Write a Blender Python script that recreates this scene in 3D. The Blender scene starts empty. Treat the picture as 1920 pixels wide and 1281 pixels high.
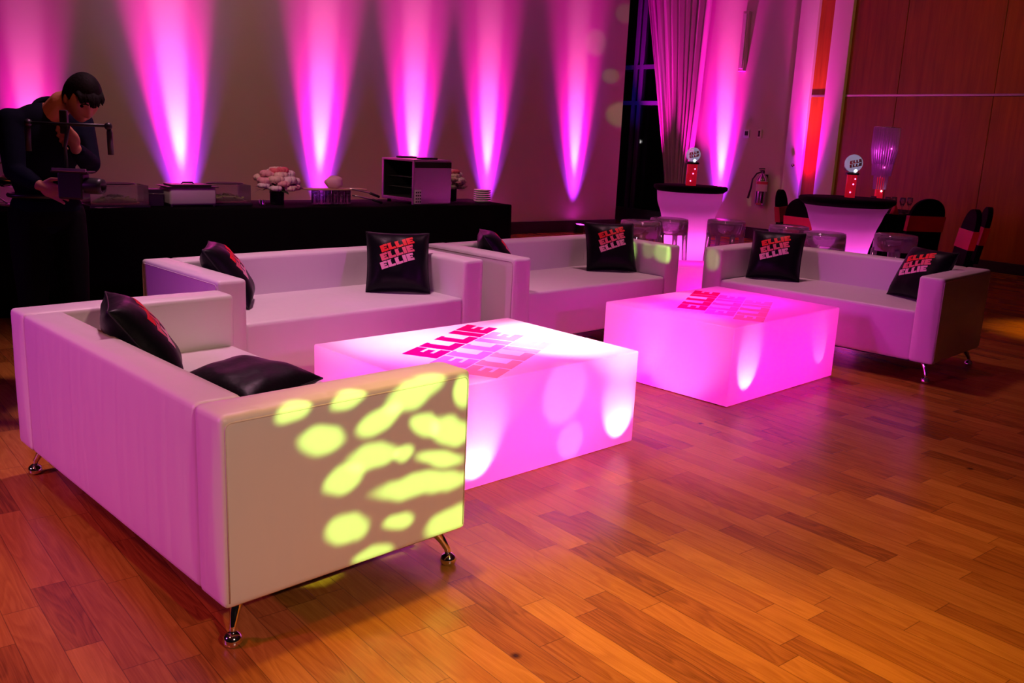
import bpy, bmesh, math, random
from mathutils import Vector, Matrix, Quaternion
random.seed(7)
PI = math.pi
sc = bpy.context.scene
COL = sc.collection
R = math.radians

# ------------------------------------------------------------------ materials
def new_mat(name):
    m = bpy.data.materials.new(name); m.use_nodes = True
    nt = m.node_tree
    b = nt.nodes['Principled BSDF']
    return m, nt, b
def N(nt, t, **kw):
    n = nt.nodes.new(t)
    for k, v in kw.items():
        if k.startswith('i_'): n.inputs[k[2:].replace('_', ' ')].default_value = v
        elif k[0] == 'n' and k[1:].isdigit(): n.inputs[int(k[1:])].default_value = v
        else: setattr(n, k, v)
    return n
def c4(c): return (c[0], c[1], c[2], 1)
def mat(name, col, rough=.5, metal=0, spec=.5, bump=None, noise=None, coat=0, sheen=0, trans=0, ior=1.5, emit=None, es=0, alpha=1):
    m, nt, b = new_mat(name)
    b.inputs['Base Color'].default_value = c4(col)
    b.inputs['Roughness'].default_value = rough
    b.inputs['Metallic'].default_value = metal
    b.inputs['Specular IOR Level'].default_value = spec
    b.inputs['Coat Weight'].default_value = coat
    b.inputs['Sheen Weight'].default_value = sheen
    b.inputs['Transmission Weight'].default_value = trans
    b.inputs['IOR'].default_value = ior
    b.inputs['Alpha'].default_value = alpha
    if emit: b.inputs['Emission Color'].default_value = c4(emit); b.inputs['Emission Strength'].default_value = es
    tc = N(nt, 'ShaderNodeTexCoord')
    if noise:   # (scale, amount) colour variation
        t = N(nt, 'ShaderNodeTexNoise', i_Scale=noise[0], i_Detail=4.0)
        nt.links.new(tc.outputs['Object'], t.inputs['Vector'])
        mx = N(nt, 'ShaderNodeMix', data_type='RGBA')
        mx.inputs[6].default_value = c4([v*(1-noise[1]) for v in col]); mx.inputs[7].default_value = c4([min(1, v*(1+noise[1])) for v in col])
        nt.links.new(t.outputs['Fac'], mx.inputs[0]); nt.links.new(mx.outputs[2], b.inputs['Base Color'])
    if bump:    # (scale, strength, dist)
        t = N(nt, 'ShaderNodeTexNoise', i_Scale=bump[0], i_Detail=3.0)
        nt.links.new(tc.outputs['Object'], t.inputs['Vector'])
        bp = N(nt, 'ShaderNodeBump', i_Strength=bump[1], i_Distance=bump[2])
        nt.links.new(t.outputs['Fac'], bp.inputs['Height']); nt.links.new(bp.outputs['Normal'], b.inputs['Normal'])
    return m

TH = R(39.3)
def mat_floor():
    m, nt, b = new_mat('oak_planks'); L = nt.links.new
    def M(op, a, bb=None, c=None):
        n = N(nt, 'ShaderNodeMath', operation=op)
        for i, v in enumerate((a, bb, c)):
            if v is None: continue
            if isinstance(v, (int, float)): n.inputs[i].default_value = v
            else: L(v, n.inputs[i])
        return n.outputs[0]
    geo = N(nt, 'ShaderNodeNewGeometry')
    mp = N(nt, 'ShaderNodeVectorRotate', rotation_type='Z_AXIS'); mp.inputs['Angle'].default_value = -TH
    L(geo.outputs['Position'], mp.inputs['Vector'])
    sp = N(nt, 'ShaderNodeSeparateXYZ'); L(mp.outputs[0], sp.inputs[0])
    W, LEN = .100, 1.15
    row = M('FLOOR', M('DIVIDE', sp.outputs[0], W))
    fr = M('FRACT', M('DIVIDE', sp.outputs[0], W))
    wn = N(nt, 'ShaderNodeTexWhiteNoise', noise_dimensions='1D'); L(row, wn.inputs['W'])
    lv = M('ADD', M('DIVIDE', sp.outputs[1], LEN), M('MULTIPLY', wn.outputs['Value'], 17.3))
    colu = M('FLOOR', lv); fl = M('FRACT', lv)
    cx = N(nt, 'ShaderNodeCombineXYZ'); L(row, cx.inputs[0]); L(colu, cx.inputs[1])
    wn2 = N(nt, 'ShaderNodeTexWhiteNoise', noise_dimensions='3D'); L(cx.outputs[0], wn2.inputs['Vector'])
    # plank length jitter: some planks are split once more
    split = M('GREATER_THAN', fl, M('ADD', .35, M('MULTIPLY', wn2.outputs['Value'], .3)))
    cx2 = N(nt, 'ShaderNodeCombineXYZ'); L(row, cx2.inputs[0]); L(colu, cx2.inputs[1]); L(split, cx2.inputs[2])
    wn3 = N(nt, 'ShaderNodeTexWhiteNoise', noise_dimensions='3D'); L(cx2.outputs[0], wn3.inputs['Vector'])
    idv = wn3.outputs['Value']
    # grain
    gx = M('ADD', M('MULTIPLY', sp.outputs[0], 1.0), M('MULTIPLY', idv, 31.0))
    gv = N(nt, 'ShaderNodeCombineXYZ'); L(M('MULTIPLY', gx, 11.0), gv.inputs[0]); L(M('MULTIPLY', sp.outputs[1], 1.3), gv.inputs[1]); L(M('MULTIPLY', idv, 9.0), gv.inputs[2])
    n1 = N(nt, 'ShaderNodeTexNoise', i_Scale=1.0, i_Detail=2.0, i_Distortion=.5); L(gv.outputs[0], n1.inputs['Vector'])
    rings = M('FRACT', M('MULTIPLY', n1.outputs['Fac'], 9.0))
    rings = M('SMOOTH_MIN', rings, M('MULTIPLY', M('SUBTRACT', 1.0, rings), 3.0), .2)
    gv2 = N(nt, 'ShaderNodeCombineXYZ'); L(M('MULTIPLY', gx, 260.0), gv2.inputs[0]); L(M('MULTIPLY', sp.outputs[1], 7.0), gv2.inputs[1]); L(idv, gv2.inputs[2])
    n2 = N(nt, 'ShaderNodeTexNoise', i_Scale=1.0, i_Detail=3.0, i_Roughness=.6); L(gv2.outputs[0], n2.inputs['Vector'])
    ramp = N(nt, 'ShaderNodeValToRGB')
    e = ramp.color_ramp.elements
    e[0].position = 0; e[0].color = (.14, .042, .007, 1); e[1].position = 1; e[1].color = (.68, .33, .055, 1)
    x = e.new(.35); x.color = (.38, .14, .02, 1); x = e.new(.7); x.color = (.53, .23, .034, 1)
    f = M('ADD', M('MULTIPLY', idv, .48), M('ADD', M('MULTIPLY', rings, .26), M('MULTIPLY', n2.outputs['Fac'], .52)))
    f = M('SUBTRACT', f, .14)
    L(f, ramp.inputs[0])
    # gaps
    ex = M('MINIMUM', fr, M('SUBTRACT', 1.0, fr))
    gapx = M('LESS_THAN', ex, .012)
    fl2 = M('ABSOLUTE', M('SUBTRACT', fl, M('ADD', .35, M('MULTIPLY', wn2.outputs['Value'], .3))))
    ey = M('MINIMUM', M('MINIMUM', fl, M('SUBTRACT', 1.0, fl)), fl2)
    gapy = M('LESS_THAN', ey, .0012)
    gap = M('MAXIMUM', gapx, gapy)
    # knots
    kn = None
    for (kx, ky, rr) in ((.052, 2.328, .011), (-1.76, 2.42, .007), (1.02, 4.62, .012), (2.2, 4.1, .012)):
        vs = N(nt, 'ShaderNodeVectorMath', operation='SUBTRACT'); L(geo.outputs['Position'], vs.inputs[0]); vs.inputs[1].default_value = (kx, ky, 0)
        ln = N(nt, 'ShaderNodeVectorMath', operation='LENGTH'); L(vs.outputs[0], ln.inputs[0])
        k = N(nt, 'ShaderNodeMapRange'); k.inputs[1].default_value = rr*.5; k.inputs[2].default_value = rr*1.9; k.inputs[3].default_value = 1; k.inputs[4].default_value = 0
        L(ln.outputs['Value'], k.inputs[0])
        kn = k.outputs[0] if kn is None else M('MAXIMUM', kn, k.outputs[0])
    dark = M('MAXIMUM', M('MULTIPLY', gap, .55), M('MULTIPLY', kn, .9))
    mx = N(nt, 'ShaderNodeMix', data_type='RGBA'); mx.inputs[7].default_value = (.03, .01, .004, 1)
    L(dark, mx.inputs[0]); L(ramp.outputs[0], mx.inputs[6]); L(mx.outputs[2], b.inputs['Base Color'])
    n3 = N(nt, 'ShaderNodeTexNoise', i_Scale=1.2, i_Detail=3.0); L(geo.outputs['Position'], n3.inputs['Vector'])
    L(M('ADD', .17, M('MULTIPLY', n3.outputs['Fac'], .14)), b.inputs['Roughness'])
    bp = N(nt, 'ShaderNodeBump', i_Strength=.25, i_Distance=.002)
    L(M('SUBTRACT', M('MULTIPLY', n2.outputs['Fac'], .3), M('MULTIPLY', gap, 1.0)), bp.inputs['Height'])
    L(bp.outputs[0], b.inputs['Normal'])
    b.inputs['Specular IOR Level'].default_value = .5
    return m
def mat_wood_panel():
    m, nt, b = new_mat('cherry_wall_panelling'); L = nt.links.new
    tc = N(nt, 'ShaderNodeTexCoord')
    mp = N(nt, 'ShaderNodeMapping'); mp.inputs['Scale'].default_value = (7, 7, .5); L(tc.outputs['Object'], mp.inputs[0])
    n1 = N(nt, 'ShaderNodeTexNoise', i_Scale=2.2, i_Detail=5.0, i_Distortion=.4); L(mp.outputs[0], n1.inputs['Vector'])
    mp2 = N(nt, 'ShaderNodeMapping'); mp2.inputs['Scale'].default_value = (120, 120, 2.5); L(tc.outputs['Object'], mp2.inputs[0])
    n2 = N(nt, 'ShaderNodeTexNoise', i_Scale=1.0, i_Detail=3.0); L(mp2.outputs[0], n2.inputs['Vector'])
    ad = N(nt, 'ShaderNodeMath', operation='MULTIPLY_ADD'); L(n2.outputs['Fac'], ad.inputs[0]); ad.inputs[1].default_value = .35; L(n1.outputs['Fac'], ad.inputs[2])
    r = N(nt, 'ShaderNodeValToRGB'); e = r.color_ramp.elements
    e[0].position = .35; e[0].color = (.20, .045, .002, 1); e[1].position = 1; e[1].color = (.40, .105, .006, 1)
    L(ad.outputs[0], r.inputs[0]); L(r.outputs[0], b.inputs['Base Color'])
    b.inputs['Roughness'].default_value = .3
    return m
def mat_vinyl():
    m, nt, b = new_mat('white_vinyl'); L = nt.links.new
    b.inputs['Base Color'].default_value = (.80, .77, .74, 1); b.inputs['Roughness'].default_value = .42
    tc = N(nt, 'ShaderNodeTexCoord')
    n1 = N(nt, 'ShaderNodeTexNoise', i_Scale=160.0, i_Detail=2.0); L(tc.outputs['Object'], n1.inputs['Vector'])
    mp = N(nt, 'ShaderNodeMapping'); mp.inputs['Scale'].default_value = (9, 9, 1.6); L(tc.outputs['Object'], mp.inputs[0])
    n2 = N(nt, 'ShaderNodeTexNoise', i_Scale=1.6, i_Detail=1.0, i_Distortion=.3); L(mp.outputs[0], n2.inputs['Vector'])
    bp = N(nt, 'ShaderNodeBump', i_Strength=.12, i_Distance=.001); L(n1.outputs['Fac'], bp.inputs['Height'])
    bp2 = N(nt, 'ShaderNodeBump', i_Strength=.35, i_Distance=.012); L(n2.outputs['Fac'], bp2.inputs['Height']); L(bp.outputs[0], bp2.inputs['Normal'])
    L(bp2.outputs[0], b.inputs['Normal'])
    return m
def mat_shell(name, col=(.9, .88, .9), tw=.75, rough=.3, gloss=.06):
    m = bpy.data.materials.new(name); m.use_nodes = True; nt = m.node_tree; nt.nodes.clear(); L = nt.links.new
    o = N(nt, 'ShaderNodeOutputMaterial'); t = N(nt, 'ShaderNodeBsdfTranslucent'); d = N(nt, 'ShaderNodeBsdfDiffuse'); g = N(nt, 'ShaderNodeBsdfGlossy')
    t.inputs[0].default_value = c4(col); d.inputs[0].default_value = c4(col); g.inputs['Roughness'].default_value = rough
    a = N(nt, 'ShaderNodeMixShader'); a.inputs[0].default_value = tw; L(d.outputs[0], a.inputs[1]); L(t.outputs[0], a.inputs[2])
    bm_ = N(nt, 'ShaderNodeMixShader'); bm_.inputs[0].default_value = gloss; L(a.outputs[0], bm_.inputs[1]); L(g.outputs[0], bm_.inputs[2])
    L(bm_.outputs[0], o.inputs[0]); return m
def mat_clear(name, tint=(1, 1, 1), gl=.12, rough=.05, haze=0):
    m = bpy.data.materials.new(name); m.use_nodes = True; nt = m.node_tree; nt.nodes.clear(); L = nt.links.new
    o = N(nt, 'ShaderNodeOutputMaterial'); t = N(nt, 'ShaderNodeBsdfTransparent'); g = N(nt, 'ShaderNodeBsdfGlossy'); f = N(nt, 'ShaderNodeLayerWeight')
    f.inputs[0].default_value = .35; t.inputs[0].default_value = c4(tint); g.inputs['Roughness'].default_value = rough
    ma = N(nt, 'ShaderNodeMath', operation='MULTIPLY_ADD', use_clamp=True); L(f.outputs['Fresnel'], ma.inputs[0]); ma.inputs[1].default_value = .8; ma.inputs[2].default_value = gl
    a = N(nt, 'ShaderNodeMixShader'); L(ma.outputs[0], a.inputs[0]); L(t.outputs[0], a.inputs[1]); L(g.outputs[0], a.inputs[2]); L(a.outputs[0], o.inputs[0])
    if haze:
        d = N(nt, 'ShaderNodeBsdfDiffuse'); tr = N(nt, 'ShaderNodeBsdfTranslucent'); h1 = N(nt, 'ShaderNodeMixShader'); h1.inputs[0].default_value = .6
        L(d.outputs[0], h1.inputs[1]); L(tr.outputs[0], h1.inputs[2]); h2 = N(nt, 'ShaderNodeMixShader'); h2.inputs[0].default_value = haze
        L(a.outputs[0], h2.inputs[1]); L(h1.outputs[0], h2.inputs[2]); L(h2.outputs[0], o.inputs[0])
    return m

M_ = {}
M_['floor'] = mat_floor(); M_['panel'] = mat_wood_panel(); M_['vinyl'] = mat_vinyl()
M_['wall'] = mat('painted_wall', (.60, .55, .47), .75, noise=(1.3, .05), bump=(220, .1, .001))
M_['pilaster'] = mat('pilaster_paint', (.75, .72, .68), .55)
M_['ceil'] = mat('ceiling_paint', (.35, .33, .3), .8)
M_['base'] = mat('black_baseboard', (.008, .007, .008), .5)
M_['piping'] = mat('vinyl_seam', (.66, .62, .58), .5)
M_['under'] = mat('black_dust_cover', (.01, .01, .01), .9)
M_['chrome'] = mat('chrome', (.85, .85, .88), .08, metal=1)
M_['steel'] = mat('brushed_steel', (.55, .54, .55), .32, metal=1, bump=(90, .05, .001))
M_['alu'] = mat('aluminium_rail', (.6, .58, .6), .3, metal=1)
M_['satin'] = mat('black_satin', (.002, .002, .004), .40, spec=.14, sheen=.03, bump=(14, .35, .01))
M_['seam'] = mat('black_cushion_seam', (.004, .004, .006), .5)
M_['ink_red'] = mat('red_print', (.85, .01, .015), .6)
M_['ink_coral'] = mat('coral_print', (.80, .12, .19), .6)
M_['ink_pink'] = mat('pale_pink_print', (.85, .38, .52), .6)
M_['vin_red'] = mat('crimson_decal', (.80, .002, .10), .35)
M_['vin_pink'] = mat('pink_decal', (.98, .25, .52), .35)
M_['vin_peach'] = mat('peach_decal', (1.0, .52, .58), .35)
def mat_tint(name, tint, a=.12):
    m = bpy.data.materials.new(name); m.use_nodes = True; nt = m.node_tree; nt.nodes.clear(); L = nt.links.new
    o = N(nt, 'ShaderNodeOutputMaterial'); t = N(nt, 'ShaderNodeBsdfTransparent'); d = N(nt, 'ShaderNodeBsdfDiffuse')
    t.inputs[0].default_value = c4(tint); d.inputs[0].default_value = c4(tint)
    x = N(nt, 'ShaderNodeMixShader'); x.inputs[0].default_value = a; L(t.outputs[0], x.inputs[1]); L(d.outputs[0], x.inputs[2]); L(x.outputs[0], o.inputs[0]); return m
M_['vin_red'] = mat_tint('crimson_decal', (.92, .03, .42)); M_['vin_pink'] = mat_tint('pink_decal', (1, .55, .82)); M_['vin_peach'] = mat_tint('peach_decal', (1, .74, .74))
M_['acryl'] = mat_shell('frosted_acrylic', (.95, .93, .95), .85, .22, .05)
M_['spandex'] = mat_shell('white_spandex', (.93, .9, .93), .75, .6, .02)
M_['cloth'] = mat('black_tablecloth', (.002, .002, .0025), .9, spec=.1, bump=(5, .4, .02))
M_['cap'] = mat('black_spandex_cap', (.002, .002, .0025), .85, spec=.1)
M_['ghost'] = mat_clear('clear_polycarbonate', (.93, .9, .95), .10, .06, .16)
M_['glass'] = mat_clear('clear_glass', (.96, .96, .97), .08, .03, .06)
M_['boxglass'] = mat_clear('clear_acrylic', (.95, .93, .95), .04, .08, .05)
M_['pan'] = mat('satin_steel_pan', (.62, .58, .6), .5, metal=.35)
M_['wglass'] = mat_clear('night_window_glass', (.55, .55, .62), .03, .02)
M_['crystal'] = mat('crystal_strands', (.9, .45, .95), .25, alpha=.55)
M_['redglass'] = mat('red_vase_glass', (.75, .01, .03), .15, alpha=.85, emit=(1, .01, .05), es=.25)
M_['globe'] = mat('clear_globe_lit', (.75, .78, .9), .15, alpha=.55, emit=(.62, .6, .95), es=.22)
M_['led'] = mat('white_led', (1, 1, 1), .4, emit=(.9, .85, 1), es=14)
M_['ledpink'] = mat('pink_led', (1, .5, .9), .4, emit=(1, .12, .6), es=9)
M_['lens_m'] = mat('magenta_lamp_lens', (1, .2, .9), .4, emit=(1, .02, .8), es=14)
M_['lamp_w'] = mat('outdoor_lamp_glow', (1, 1, .9), .4, emit=(1, .95, .75), es=8)
M_['blackplastic'] = mat('black_plastic', (.012, .012, .014), .4)
M_['curtain'] = mat('taupe_curtain', (.50, .42, .42), .7, sheen=.3)
M_['mullion'] = mat('dark_blue_window_frame', (.10, .10, .20), .5)
M_['sash'] = mat('red_orange_satin_sash', (.75, .05, .02), .4, sheen=.2)
M_['chaircloth'] = mat('black_chair_cover', (.002, .002, .0025), .85, spec=.1)
M_['dark'] = mat('dark_interior_and_shade', (.004, .004, .004), .7)
M_['skin'] = mat('person_skin', (.42, .17, .10), .5, noise=(30, .06))
M_['hair'] = mat('black_hair', (.003, .002, .002), .75, spec=.12, bump=(90, .5, .004))
M_['shirt'] = mat('navy_shirt', (.002, .003, .012), .85, spec=.08, bump=(9, .4, .01))
M_['pants'] = mat('black_trousers', (.002, .002, .003), .85, spec=.1)
M_['leaf'] = mat('dark_green_leaf', (.02, .045, .012), .5)
M_['salad'] = mat('salad_greens', (.22, .34, .05), .55, noise=(40, .5))
M_['bread'] = mat('bread_crust', (.55, .33, .12), .6)
M_['rose'] = mat('pink_rose', (.85, .16, .22), .6)
M_['cream'] = mat('cream_bloom', (.85, .62, .55), .65, noise=(25, .15))
M_['white_bloom'] = mat('white_bloom', (.85, .72, .74), .65, noise=(25, .12))
M_['blush'] = mat('blush_bloom', (.85, .42, .48), .65, noise=(25, .12))
M_['porcelain'] = mat('white_porcelain', (.75, .73, .72), .2)
M_['wood'] = mat('pale_wood', (.55, .38, .22), .5)
M_['paperpink'] = mat('pink_tissue', (.85, .45, .65), .6)
M_['label'] = mat('extinguisher_label', (.75, .6, .6), .5)
M_['labelred'] = mat('extinguisher_label_red', (.7, .05, .08), .5)
M_['extsteel'] = mat('polished_cylinder_steel', (.5, .48, .52), .15, metal=1)
M_['white'] = mat('white_plastic', (.8, .78, .8), .4)
M_['hole'] = mat('vent_hole', (.01, .01, .01), .6)
M_['napkin'] = mat('red_napkin', (.8, .05, .05), .6)

# ------------------------------------------------------------------ mesh helpers
def smooth(bm, on=True):
    for f in bm.faces: f.smooth = on
def obj(name, bm, m, parent=None, sm=True, mods=None):
    me = bpy.data.meshes.new(name)
    if sm: smooth(bm)
    bmesh.ops.recalc_face_normals(bm, faces=bm.faces[:])
    bm.to_mesh(me); bm.free()
    for mm in (m if isinstance(m, (list, tuple)) else [m]): me.materials.append(mm)
    o = bpy.data.objects.new(name, me); COL.objects.link(o)
    if parent: o.parent = parent
    return o
def autos(o, ang=35):
    me = o.data
    if not any(p.use_smooth for p in me.polygons): me.shade_smooth()
    me.set_sharp_from_angle(angle=R(ang)); return o
def tag(o, label, cat, group=None):
    o['label'] = label; o['category'] = cat
    if group: o['group'] = group
    return o
def thing(name, label, cat, loc=(0, 0, 0), rz=0, group=None):
    o = bpy.data.objects.new(name, None); COL.objects.link(o); o.empty_display_size = .1
    o.location = loc; o.rotation_euler = (0, 0, rz)
    return tag(o, label, cat, group)
def struct(o): o['kind'] = 'structure'; return o
def nb(): return bmesh.new()
def box(bm, x0, x1, y0, y1, z0, z1, bev=0, seg=2, mi=0):
    r = bmesh.ops.create_cube(bm, size=1)
    for v in r['verts']:
        v.co = Vector(((x0+x1)/2+v.co.x*(x1-x0), (y0+y1)/2+v.co.y*(y1-y0), (z0+z1)/2+v.co.z*(z1-z0)))
    vs = r['verts']
    fs = set(f for v in vs for f in v.link_faces)
    for f in fs: f.material_index = mi
    if bev > 0:
        es = set(e for v in vs for e in v.link_edges)
        bmesh.ops.bevel(bm, geom=list(es), offset=bev, segments=seg, affect='EDGES', profile=.5)
    return bm
def tube(bm, pts, rad, n=8, closed=False, cap=True, mi=0):
    pts = [Vector(p) for p in pts]; k = len(pts)
    rads = rad if isinstance(rad, (list, tuple)) else [rad]*k
    rings = []; prev = None
    for i, p in enumerate(pts):
        if closed: t = (pts[(i+1) % k]-pts[i-1])
        else: t = pts[min(i+1, k-1)]-pts[max(i-1, 0)]
        t = t.normalized() if t.length > 1e-9 else Vector((0, 0, 1))
        if prev is None:
            a = Vector((0, 0, 1)) if abs(t.z) < .9 else Vector((1, 0, 0))
            u = t.cross(a).normalized()
        else:
            u = (prev - t*prev.dot(t)).normalized()
        prev = u; w = t.cross(u)
        rings.append([bm.verts.new(p+(u*math.cos(2*PI*j/n)+w*math.sin(2*PI*j/n))*rads[i]) for j in range(n)])
    m = k if closed else k-1
    for i in range(m):
        a, b2 = rings[i], rings[(i+1) % k]
        for j in range(n):
            f = bm.faces.new((a[j], a[(j+1) % n], b2[(j+1) % n], b2[j])); f.material_index = mi
    if cap and not closed:
        bm.faces.new(rings[0][::-1]).material_index = mi; bm.faces.new(rings[-1]).material_index = mi
    return bm
def lathe(bm, prof, n=32, cx=0, cy=0, cz=0, cap=True, mi=0, fn=None):
    rings = []
    for (r, z) in prof:
        ring = []
        for j in range(n):
            a = 2*PI*j/n; rr = r*(fn(a, z) if fn else 1)
            ring.append(bm.verts.new((cx+rr*math.cos(a), cy+rr*math.sin(a), cz+z)))
        rings.append(ring)
    for i in range(len(rings)-1):
        for j in range(n):
            f = bm.faces.new((rings[i][j], rings[i][(j+1) % n], rings[i+1][(j+1) % n], rings[i+1][j])); f.material_index = mi
    if cap:
        if prof[0][0] > 1e-5: bm.faces.new(rings[0][::-1]).material_index = mi
        if prof[-1][0] > 1e-5: bm.faces.new(rings[-1]).material_index = mi
    return bm
def ball(bm, c, r, seg=12, rings=8, sc_=(1, 1, 1), mi=0):
    q = bmesh.ops.create_uvsphere(bm, u_segments=seg, v_segments=rings, radius=1)
    for v in q['verts']: v.co = Vector((c[0]+v.co.x*r*sc_[0], c[1]+v.co.y*r*sc_[1], c[2]+v.co.z*r*sc_[2]))
    for f in set(f for v in q['verts'] for f in v.link_faces): f.material_index = mi
    return bm
def copy_tree(o, parent=None):
    c = o.copy(); COL.objects.link(c)
    if parent: c.parent = parent
    for ch in list(o.children): copy_tree(ch, c)
    return c

# ------------------------------------------------------------------ block lettering
def glyph(ch):
    if ch == 'E': return [(0, .42, 0, 1), (.42, .86, .70, 1), (.42, .74, .40, .60), (.42, .86, 0, .30)], .86
    if ch == 'L': return [(0, .42, 0, 1), (.42, .84, 0, .30), (.42, .50, .9, 1)], .84
    if ch == 'I': return [(0, .42, 0, 1)], .42
def word_rects(word='ELLIE', gap=.07):
    out = []; x = 0
    for ch in word:
        rs, w = glyph(ch)
        out += [(a+x, b+x, c, d) for a, b, c, d in rs]; x += w+gap
    x -= gap
    return [(a/x, b/x, c, d) for a, b, c, d in out]
def grid_rect(bm, x0, x1, y0, y1, f, step, thick):
    nx = max(1, math.ceil((x1-x0)/step[0])); ny = max(1, math.ceil((y1-y0)/step[1]))
    for side in (0, 1):
        vs = [[bm.verts.new(f(x0+(x1-x0)*i/nx, y0+(y1-y0)*j/ny, thick*side)) for i in range(nx+1)] for j in range(ny+1)]
        for j in range(ny):
            for i in range(nx):
                q = (vs[j][i], vs[j][i+1], vs[j+1][i+1], vs[j+1][i])
                bm.faces.new(q if side else q[::-1])

# ------------------------------------------------------------------ the room
CORNER = Vector((2.742, 16.055, 0))
def room(x, y, z=0):     # t along back wall, s along right wall (both from the corner)
    e1 = Vector((math.cos(TH), math.sin(TH), 0)); e2 = Vector((math.sin(TH), -math.cos(TH), 0))
    return CORNER+e1*x+e2*y+Vector((0, 0, z))
def room_obj(name, bm, m, sm=False, parent=None):
    o = obj(name, bm, m, parent, sm)
    if parent is None:
        o.location = CORNER; o.rotation_euler = (0, 0, TH)
    return o
HC = 4.6
bm = nb(); box(bm, -16, 3.0, -19, 3.5, -.1, 0)
f_ = struct(room_obj('floor', bm, M_['floor']))
bm = nb(); box(bm, -16, 3.0, -19, 3.5, HC, HC+.1)
struct(room_obj('ceiling', bm, M_['ceil']))
bm = nb(); box(bm, -16, -1.47, 0, .14, 0, HC)
struct(room_obj('wall_back', bm, M_['wall']))
bm = nb(); box(bm, -16, -1.47, -.02, 0, 0, .18, .004)
struct(room_obj('baseboard_back', bm, M_['base']))
# right wall: window bay, painted stretch, then timber panelling (in room coords y = -s)
bm = nb(); box(bm, 0, .16, -2.17, -.15, 0, HC)
struct(room_obj('wall_right', bm, M_['wall']))
bm = nb(); box(bm, -.02, 0, -2.17, -.15, 0, .18, .004)
struct(room_obj('baseboard_right', bm, M_['base']))
bm = nb()
edges = [2.17, 3.83, 5.14, 6.45, 7.76, 9.07, 10.38, 11.69, 13.0, 14.5]
for a, b_ in zip(edges, edges[1:]):
    box(bm, 0, .1, -b_+.004, -a-.004, 0, 2.215, .003)
    box(bm, 0, .1, -b_+.004, -a-.004, 2.245, HC, .003)
box(bm, .02, .12, -14.5, -2.17, 0, HC)
pw = struct(room_obj('wall_panelled', bm, M_['panel']))
bm = nb(); box(bm, -.012, .02, -14.5, -2.17, 2.215, 2.245, .003)
struct(room_obj('trim_1', bm, M_['alu']))
bm = nb(); box(bm, -.02, 0, -14.5, -2.17, 0, .14, .004)
struct(room_obj('baseboard_panelled', bm, M_['base']))
for i, (a, b_) in enumerate(((2.17, 2.48), (2.74, 3.04))):
    bm = nb(); box(bm, -.07, .0, -b_, -a, 0, HC, .006)
    struct(room_obj('trim_%d' % (i+2), bm, M_['pilaster']))
# window bay behind the end of the back wall
bm = nb()
for y in (1.02, 1.16): box(bm, -.05, .03, y-.03, y+.03, 0, HC)
for z in (2.12, 2.74): box(bm, -.03, .02, -.15, 1.7, z-.035, z+.035)
box(bm, -.05, .05, -.15, 1.7, 0, .25); box(bm, -.05, .05, 1.64, 1.7, 0, HC)
w1 = struct(room_obj('window_1', bm, M_['mullion']))
bm = nb(); box(bm, -.008, .004, -.15, 1.65, .25, HC)
o = obj('window_pane', bm, M_['wglass'], w1, False)
bm = nb()
for z in (.12, 2.12, 2.74): box(bm, -1.9, -.05, 1.66, 1.74, z-.035, z+.035)
box(bm, -1.9, -1.84, 1.66, 1.74, 0, HC); box(bm, -.95, -.88, 1.66, 1.74, 0, HC)
w2 = struct(room_obj('window_2', bm, M_['mullion']))
bm = nb(); box(bm, -1.88, -.05, 1.69, 1.70, .1, HC)
obj('window_pane', bm, M_['wglass'], w2, False)
bm = nb(); box(bm, -1.61, -1.47, .14, 1.7, 0, HC)
struct(room_obj('wall_bay', bm, M_['base']))

# outdoor lamp seen through the glass
bm = nb(); tube(bm, [(0, 0, 0), (0, 0, 1.5)], .03, 10)
LP = Vector((2.512, 20.0, -.1))
lampo = thing('street_lamp', 'small bright street lamp beyond the dark window', 'lamp', LP)
obj('lamp_post', bm, M_['blackplastic'], lampo)
bm = nb(); ball(bm, (0, 0, 1.55), .05); obj('lamp_globe', bm, M_['lamp_w'], lampo)

# ---- wall fittings on the painted stretch
bm = nb(); box(bm, -.07, -.002, -1.23, -1.12, 2.61, 3.52, .008)
s_ = room_obj('wall_sconce', bm, M_['wall'], parent=None); tag(s_, 'tall slim pale wall sconce high above the light switch', 'sconce')
bm = nb(); box(bm, -.085, -.071, -1.205, -1.145, 2.65, 3.48, .003)
room_child = obj('sconce_front_plate', bm, M_['pilaster'], s_, False)
bm = nb(); box(bm, -.016, -.001, -1.425, -1.315, 1.59, 1.71, .004)
s_ = room_obj('wall_switch', bm, M_['white']); tag(s_, 'square white switch plate with dark centre on the painted wall', 'switch')
bm = nb(); box(bm, -.024, -.014, -1.40, -1.34, 1.62, 1.685, .003); obj('switch_button', bm, M_['hole'], s_, False)
bm = nb(); box(bm, -.04, -.001, -1.665, -1.60, 1.585, 1.72, .006)
s_ = room_obj('wall_control_box', bm, M_['pilaster']); tag(s_, 'small upright wall control box right of the white switch plate', 'control box')
bm = nb(); box(bm, -.046, -.039, -1.65, -1.615, 1.61, 1.70, .003); obj('control_panel', bm, M_['hole'], s_, False)
bm = nb(); tube(bm, [(-.002, -2.325, 1.20), (-.11, -2.325, 1.20)], .001)
bm.free()
bm = nb(); lathe(bm, [(.001, 0), (.028, 0), (.03, .004), (.022, .012), (.001, .014)], 20)
s_ = obj('door_knob_plate', bm, M_['chrome']); s_.location = room(-.10, 2.36, 1.20); s_.rotation_euler = (0, R(-90), TH)
tag(s_, 'small round metal plate on the magenta-lit white pilaster', 'wall plate')
bm = nb(); lathe(bm, [(.001, 0), (.05, 0), (.052, .006), (.04, .014), (.001, .016)], 20)
s_ = obj('wall_lock_plate', bm, M_['alu']); s_.location = room(-.002, 3.21, 1.22); s_.rotation_euler = (0, R(-90), TH)
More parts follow.
